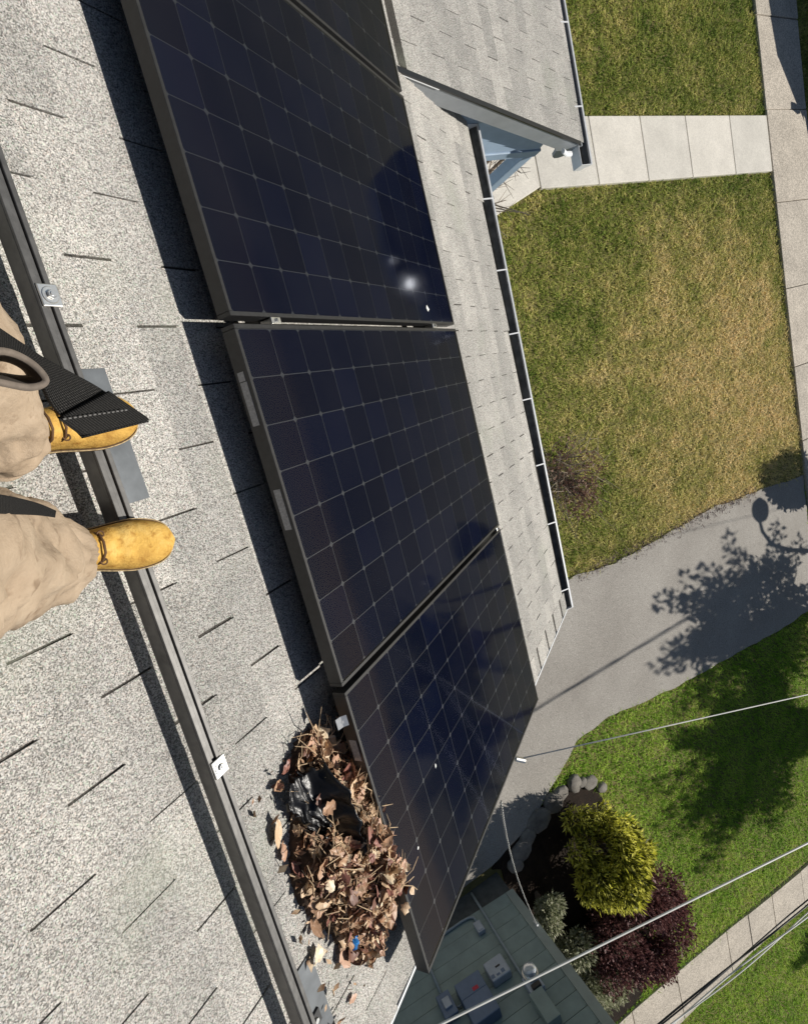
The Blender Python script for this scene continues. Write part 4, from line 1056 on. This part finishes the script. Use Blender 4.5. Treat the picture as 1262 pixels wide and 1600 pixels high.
sleeve(m, [(*LP(*a), r) for a, r in (((.03, -.008, -.406), .050), ((.09, .004, -.404), .060), ((.20, .012, -.392), .066), ((.34, .020, -.365), .073), ((.50, .0, -.34), .086), ((.68, -.02, -.335), .098), ((.86, -.10, -.345), .105))], hem=True)
sleeve(m, [(*LP(*a), r) for a, r in (((.03, -.004, -.200), .052), ((.09, .008, -.180), .064), ((.20, .012, -.125), .074), ((.34, .02, -.058), .084), ((.50, .0, -.04), .092), ((.68, -.02, -.10), .100), ((.86, -.10, -.20), .105))], hem=True)
sleeve(m, [(*LP(*a), r) for a, r in (((.80, -.10, -.27), .10), ((.88, -.10, -.27), .165), ((.98, -.11, -.27), .16), ((1.06, -.12, -.27), .15))], 14, 40)
trs = m.build('trousers', MAT['canvas'], person, True)
m = MB(); sleeve(m, [(*LP(*a), r) for a, r in (((.98, -.115, -.27), .165), ((1.15, -.12, -.27), .15), ((1.30, -.13, -.27), .165), ((1.40, -.13, -.27), .12), ((1.45, -.11, -.27), .075))], 24, 40)
for s in (-1, 1):
    sleeve(m, [(*LP(*a), r) for a, r in (((1.37, -.13, -.27 + s * .13), .075), ((1.26, -.14, -.27 + s * .21), .062), ((1.12, -.15, -.27 + s * .25), .055), ((1.17, -.03, -.27 + s * .225), .045), ((1.20, .05, -.27 + s * .205), .037))], 24, 24)
m.build('jacket', plain('dark_work_jacket', (.05, .06, .08), .9, 0, .2, 20), person, True)
m = MB(); sleeve(m, [(*LP(*a), r) for a, r in (((1.60, -.085, -.27), .085), ((1.68, -.07, -.27), .094), ((1.745, -.065, -.27), .06), ((1.765, -.065, -.27), .015))], 12, 24, .3); m.build('hair', plain('dark_hair', (.03, .02, .015), .7), person, True)
# boots
def mk_boot():
    m = NM('wheat_nubuck'); p = m.coord('Object')
    c = m.ramp(m.noise(p, 17, 5, .65), [(.3, (.40, .22, .055)), (.5, (.58, .355, .090)), (.7, (.70, .48, .16))])
    sc = m.ramp(m.noise(p, 60, 3, .6), [(.52, (1, 1, 1)), (.70, (.60, .48, .38))]); m.col(m.mix(.8, c, m.mix(1, c, sc, 'MULTIPLY')))
    m.bump(m.math('ADD', m.noise(p, 260, 3, .6), m.math('MULTIPLY', m.noise(p, 40, 4, .6), 1.5)), .6, .003); return m.set(.95, 0, .08)
MAT['nubuck'] = mk_boot(); MAT['sole'] = plain('brown_rubber_sole', (.10, .055, .025), .8, 0, .3, 60); MAT['welt'] = plain('pale_welt_stitching', (.42, .32, .18), .9, 0, .5, 240); MAT['lace'] = plain('brown_lace', (.10, .05, .02), .8, 0, .3, 90)
def boot(heel, yaw, lab):
    b = put('boot', None, person); b.empty_display_size = .05 if b.type == 'EMPTY' else .05
    b.matrix_local = T(*heel) @ Matrix.Rotation(yaw, 4, 'Z') @ Matrix.Rotation(-R_(21.5), 4, 'Y'); b['label'] = lab
    Lf = .295
    #     s    half width  upper height  centre shift
    S = [(.0, .020, .075), (.012, .030, .105), (.05, .035, .120), (.10, .035, .118), (.145, .038, .098), (.18, .044, .076), (.215, .0485, .064), (.245, .0465, .058), (.268, .040, .051), (.283, .030, .043), (.291, .018, .034), (.295, .006, .028)]
    S = [tuple(q) for q in spline(S, 44)]
    def outline(s, hw): return hw
    m = MB(); rings = []
    for s, hw, hh in S:
        ring = []
        for k in range(30):
            a = 2 * math.pi * k / 30; ca, sa = math.cos(a), math.sin(a); ex = .72
            y = hw * abs(ca) ** ex * (1 if ca > 0 else -1); z = .018 + (hh * abs(sa) ** .8 if sa > 0 else 0)
            p = Vector((s, y, z)); k_ = .0016 * noise.noise(p * 45) + (.0042 * math.sin((s - .16) * 190 + 9 * y) * math.exp(-((s - .178) / .026) ** 2) if sa > 0 else 0)
            ring.append(p + Vector((0, 0, k_ if sa > .1 else 0)))
        rings.append(ring)
    m.loft(rings); m.build('upper', MAT['nubuck'], b, True)
    m = MB(); rings = []
    for s, hw, hh in S:
        w_ = hw + .0035; s2 = min(max(s * 1.008, -.002), .2985); rings.append([(s2, w_, 0), (s2, w_, .0215), (s2, -w_, .0215), (s2, -w_, 0)])
    m.loft(rings); m.build('sole', MAT['sole'], b)
    m = MB(); edge_ = [Vector((min(max(q[0] * 1.006, 0), .2978), q[1] + .0030, .0222)) for q in S] + [Vector((min(max(q[0] * 1.006, 0), .2978), -q[1] - .0030, .0222)) for q in reversed(S)]
    m.tube(edge_, .0013, 5); m.build('welt', MAT['welt'], b, True)
    m = MB()      # laces
    for q, (s0, w0) in enumerate(((.150, .024), (.128, .025))):
        z = .018 + (.096 if q == 0 else .108)
        m.tube([(s0 - .006, -w0 - .004, z - .022), (s0, -w0, z - .010), (s0 + .004, -.010, z + .004), (s0 + .003, .010, z + .004), (s0, w0, z - .010), (s0 - .006, w0 + .004, z - .022)], .0026, 6)
    m.build('lace', MAT['lace'], b, True)
    for sgn in (-1, 1):
        m = MB()
        c = Vector((.152, sgn * .025, .103)); m.tube([c + Vector((math.cos(a) * .0055, math.sin(a) * .0055, 0)) for a in np.linspace(0, 6.28, 11)], .0016, 5)
        m.build('eyelet', MAT['lace'], b)
    return b
boot((-.640, -.395, -.121), R_(-13), 'right yellow boot, fully in view'); boot((-.632, -.188, -.121), R_(-1), 'left yellow boot, partly under the hanging strap')
# ================================================================== HANGING STRAP
def mk_web():
    m = NM('black_webbing'); uvn = m.n('ShaderNodeUVMap'); s = m.n('ShaderNodeSeparateXYZ'); m.l(uvn.outputs[0], s.inputs[0])
    a = m.math('SINE', m.math('MULTIPLY', s.outputs[0], 150.0)); b = m.math('SINE', m.math('MULTIPLY', s.outputs[1], 520.0))
    h = m.math('MULTIPLY', m.math('ADD', a, m.math('MULTIPLY', b, .8)), .5)
    n = m.noise(uvn.outputs[0], 120, 2, .6)
    m.col(m.ramp(m.math('ADD', m.math('MULTIPLY', h, .3), n), [(.3, (.010, .010, .010)), (.62, (.030, .029, .028)), (.85, (.11, .105, .10))])); m.bump(h, .8, .002); return m.set(.85, 0, .25)
MAT['web'] = mk_web()
strap = thing('lanyard_strap', 'wide black webbing strap hanging down over the left boot', 'strap', RM @ T(0, 0, 0))
def ribbon(name, Lp, Rp, th, parent, mat, nn=40):
    Ls, Rs = spline(Lp, nn), spline(Rp, nn); nw = 8; V = []; F = []; UV = []
    for i in range(nn + 1):
        for k in range(nw + 1):
            u = k / nw; p = Vector(Ls[i]).lerp(Vector(Rs[i]), u); V.append(tuple(p)); UV.append((u, i / nn))
    for i in range(nn):
        for k in range(nw): a = i * (nw + 1) + k; F.append((a, a + 1, a + nw + 2, a + nw + 1))
    me = bpy.data.meshes.new(name); me.from_pydata(V, [], F); uvl = me.uv_layers.new()
    for l in me.loops: uvl.data[l.index].uv = UV[l.vertex_index]
    me.materials.append(mat); me.polygons.foreach_set('use_smooth', [True] * len(me.polygons)); o = put(name, me, parent)
    s = o.modifiers.new('thickness', 'SOLIDIFY'); s.thickness = th; s.offset = 0; return o
CAMR = [Vector(_R[i]) for i in range(3)]
def near(px, py, d):          # a point d metres from where the roofer holds the phone, along a sight direction
    v = Vector(((px - 631) / 833.8, (py - 800) / 833.8, 1)).normalized()
    return tuple(_C + (CAMR[0] * v.x + CAMR[1] * v.y + CAMR[2] * v.z) * d)
STRAP_L = [near(-150, 500, .25), near(-55, 552, .29), near(5, 548, .33), near(52, 572, .365), near(80, 632, .39), near(126, 682, .43)]
STRAP_R = [near(-150, 425, .27), near(-55, 478, .30), near(5, 520, .335), near(75, 562, .37), near(150, 603, .41), near(231, 657, .45)]
ribbon('webbing', STRAP_L, STRAP_R, .0035, strap, MAT['web'])
# folded end with its cross stitching, and the eye of the strap with its worn pale lining
ribbon('folded_end', [near(92, 655, .392), near(126, 679, .424)], [near(172, 612, .408), near(232, 654, .444)], .003, strap, MAT['web'], 8)
st = MB()
for i in range(14):
    u = (i + .2) / 14; v_ = (i + .75) / 14
    a = Vector(near(97, 655, .386)).lerp(Vector(near(200, 640, .416)), u); b = Vector(near(97, 655, .386)).lerp(Vector(near(200, 640, .416)), v_); st.tube([a, b], .0005, 4)
st.build('stitching', plain('grey_thread', (.16, .155, .15), .9, 0, .1, 50), strap)
EY = [(-50, 556), (5, 548), (48, 566), (72, 594), (48, 606), (0, 598), (-55, 588)]
EYI = [(-50, 564), (2, 560), (34, 572), (46, 588), (30, 590), (0, 586), (-55, 580)]
ribbon('eye_lining', [near(x, y, .300 + .0002 * x) for x, y in EY], [near(x, y, .352 + .0002 * x) for x, y in EYI], .003, strap, plain('worn_tan_lining', (.13, .105, .085), .8, 0, .4, 90))
ribbon('leg_band', [near(-40, 768, .56), near(20, 776, .60), near(58, 786, .645), near(86, 797, .675)], [near(-40, 800, .57), near(20, 803, .61), near(58, 805, .65), near(84, 808, .68)], .003, strap, MAT['web'], 16)  # dark band along the upper edge of the right leg
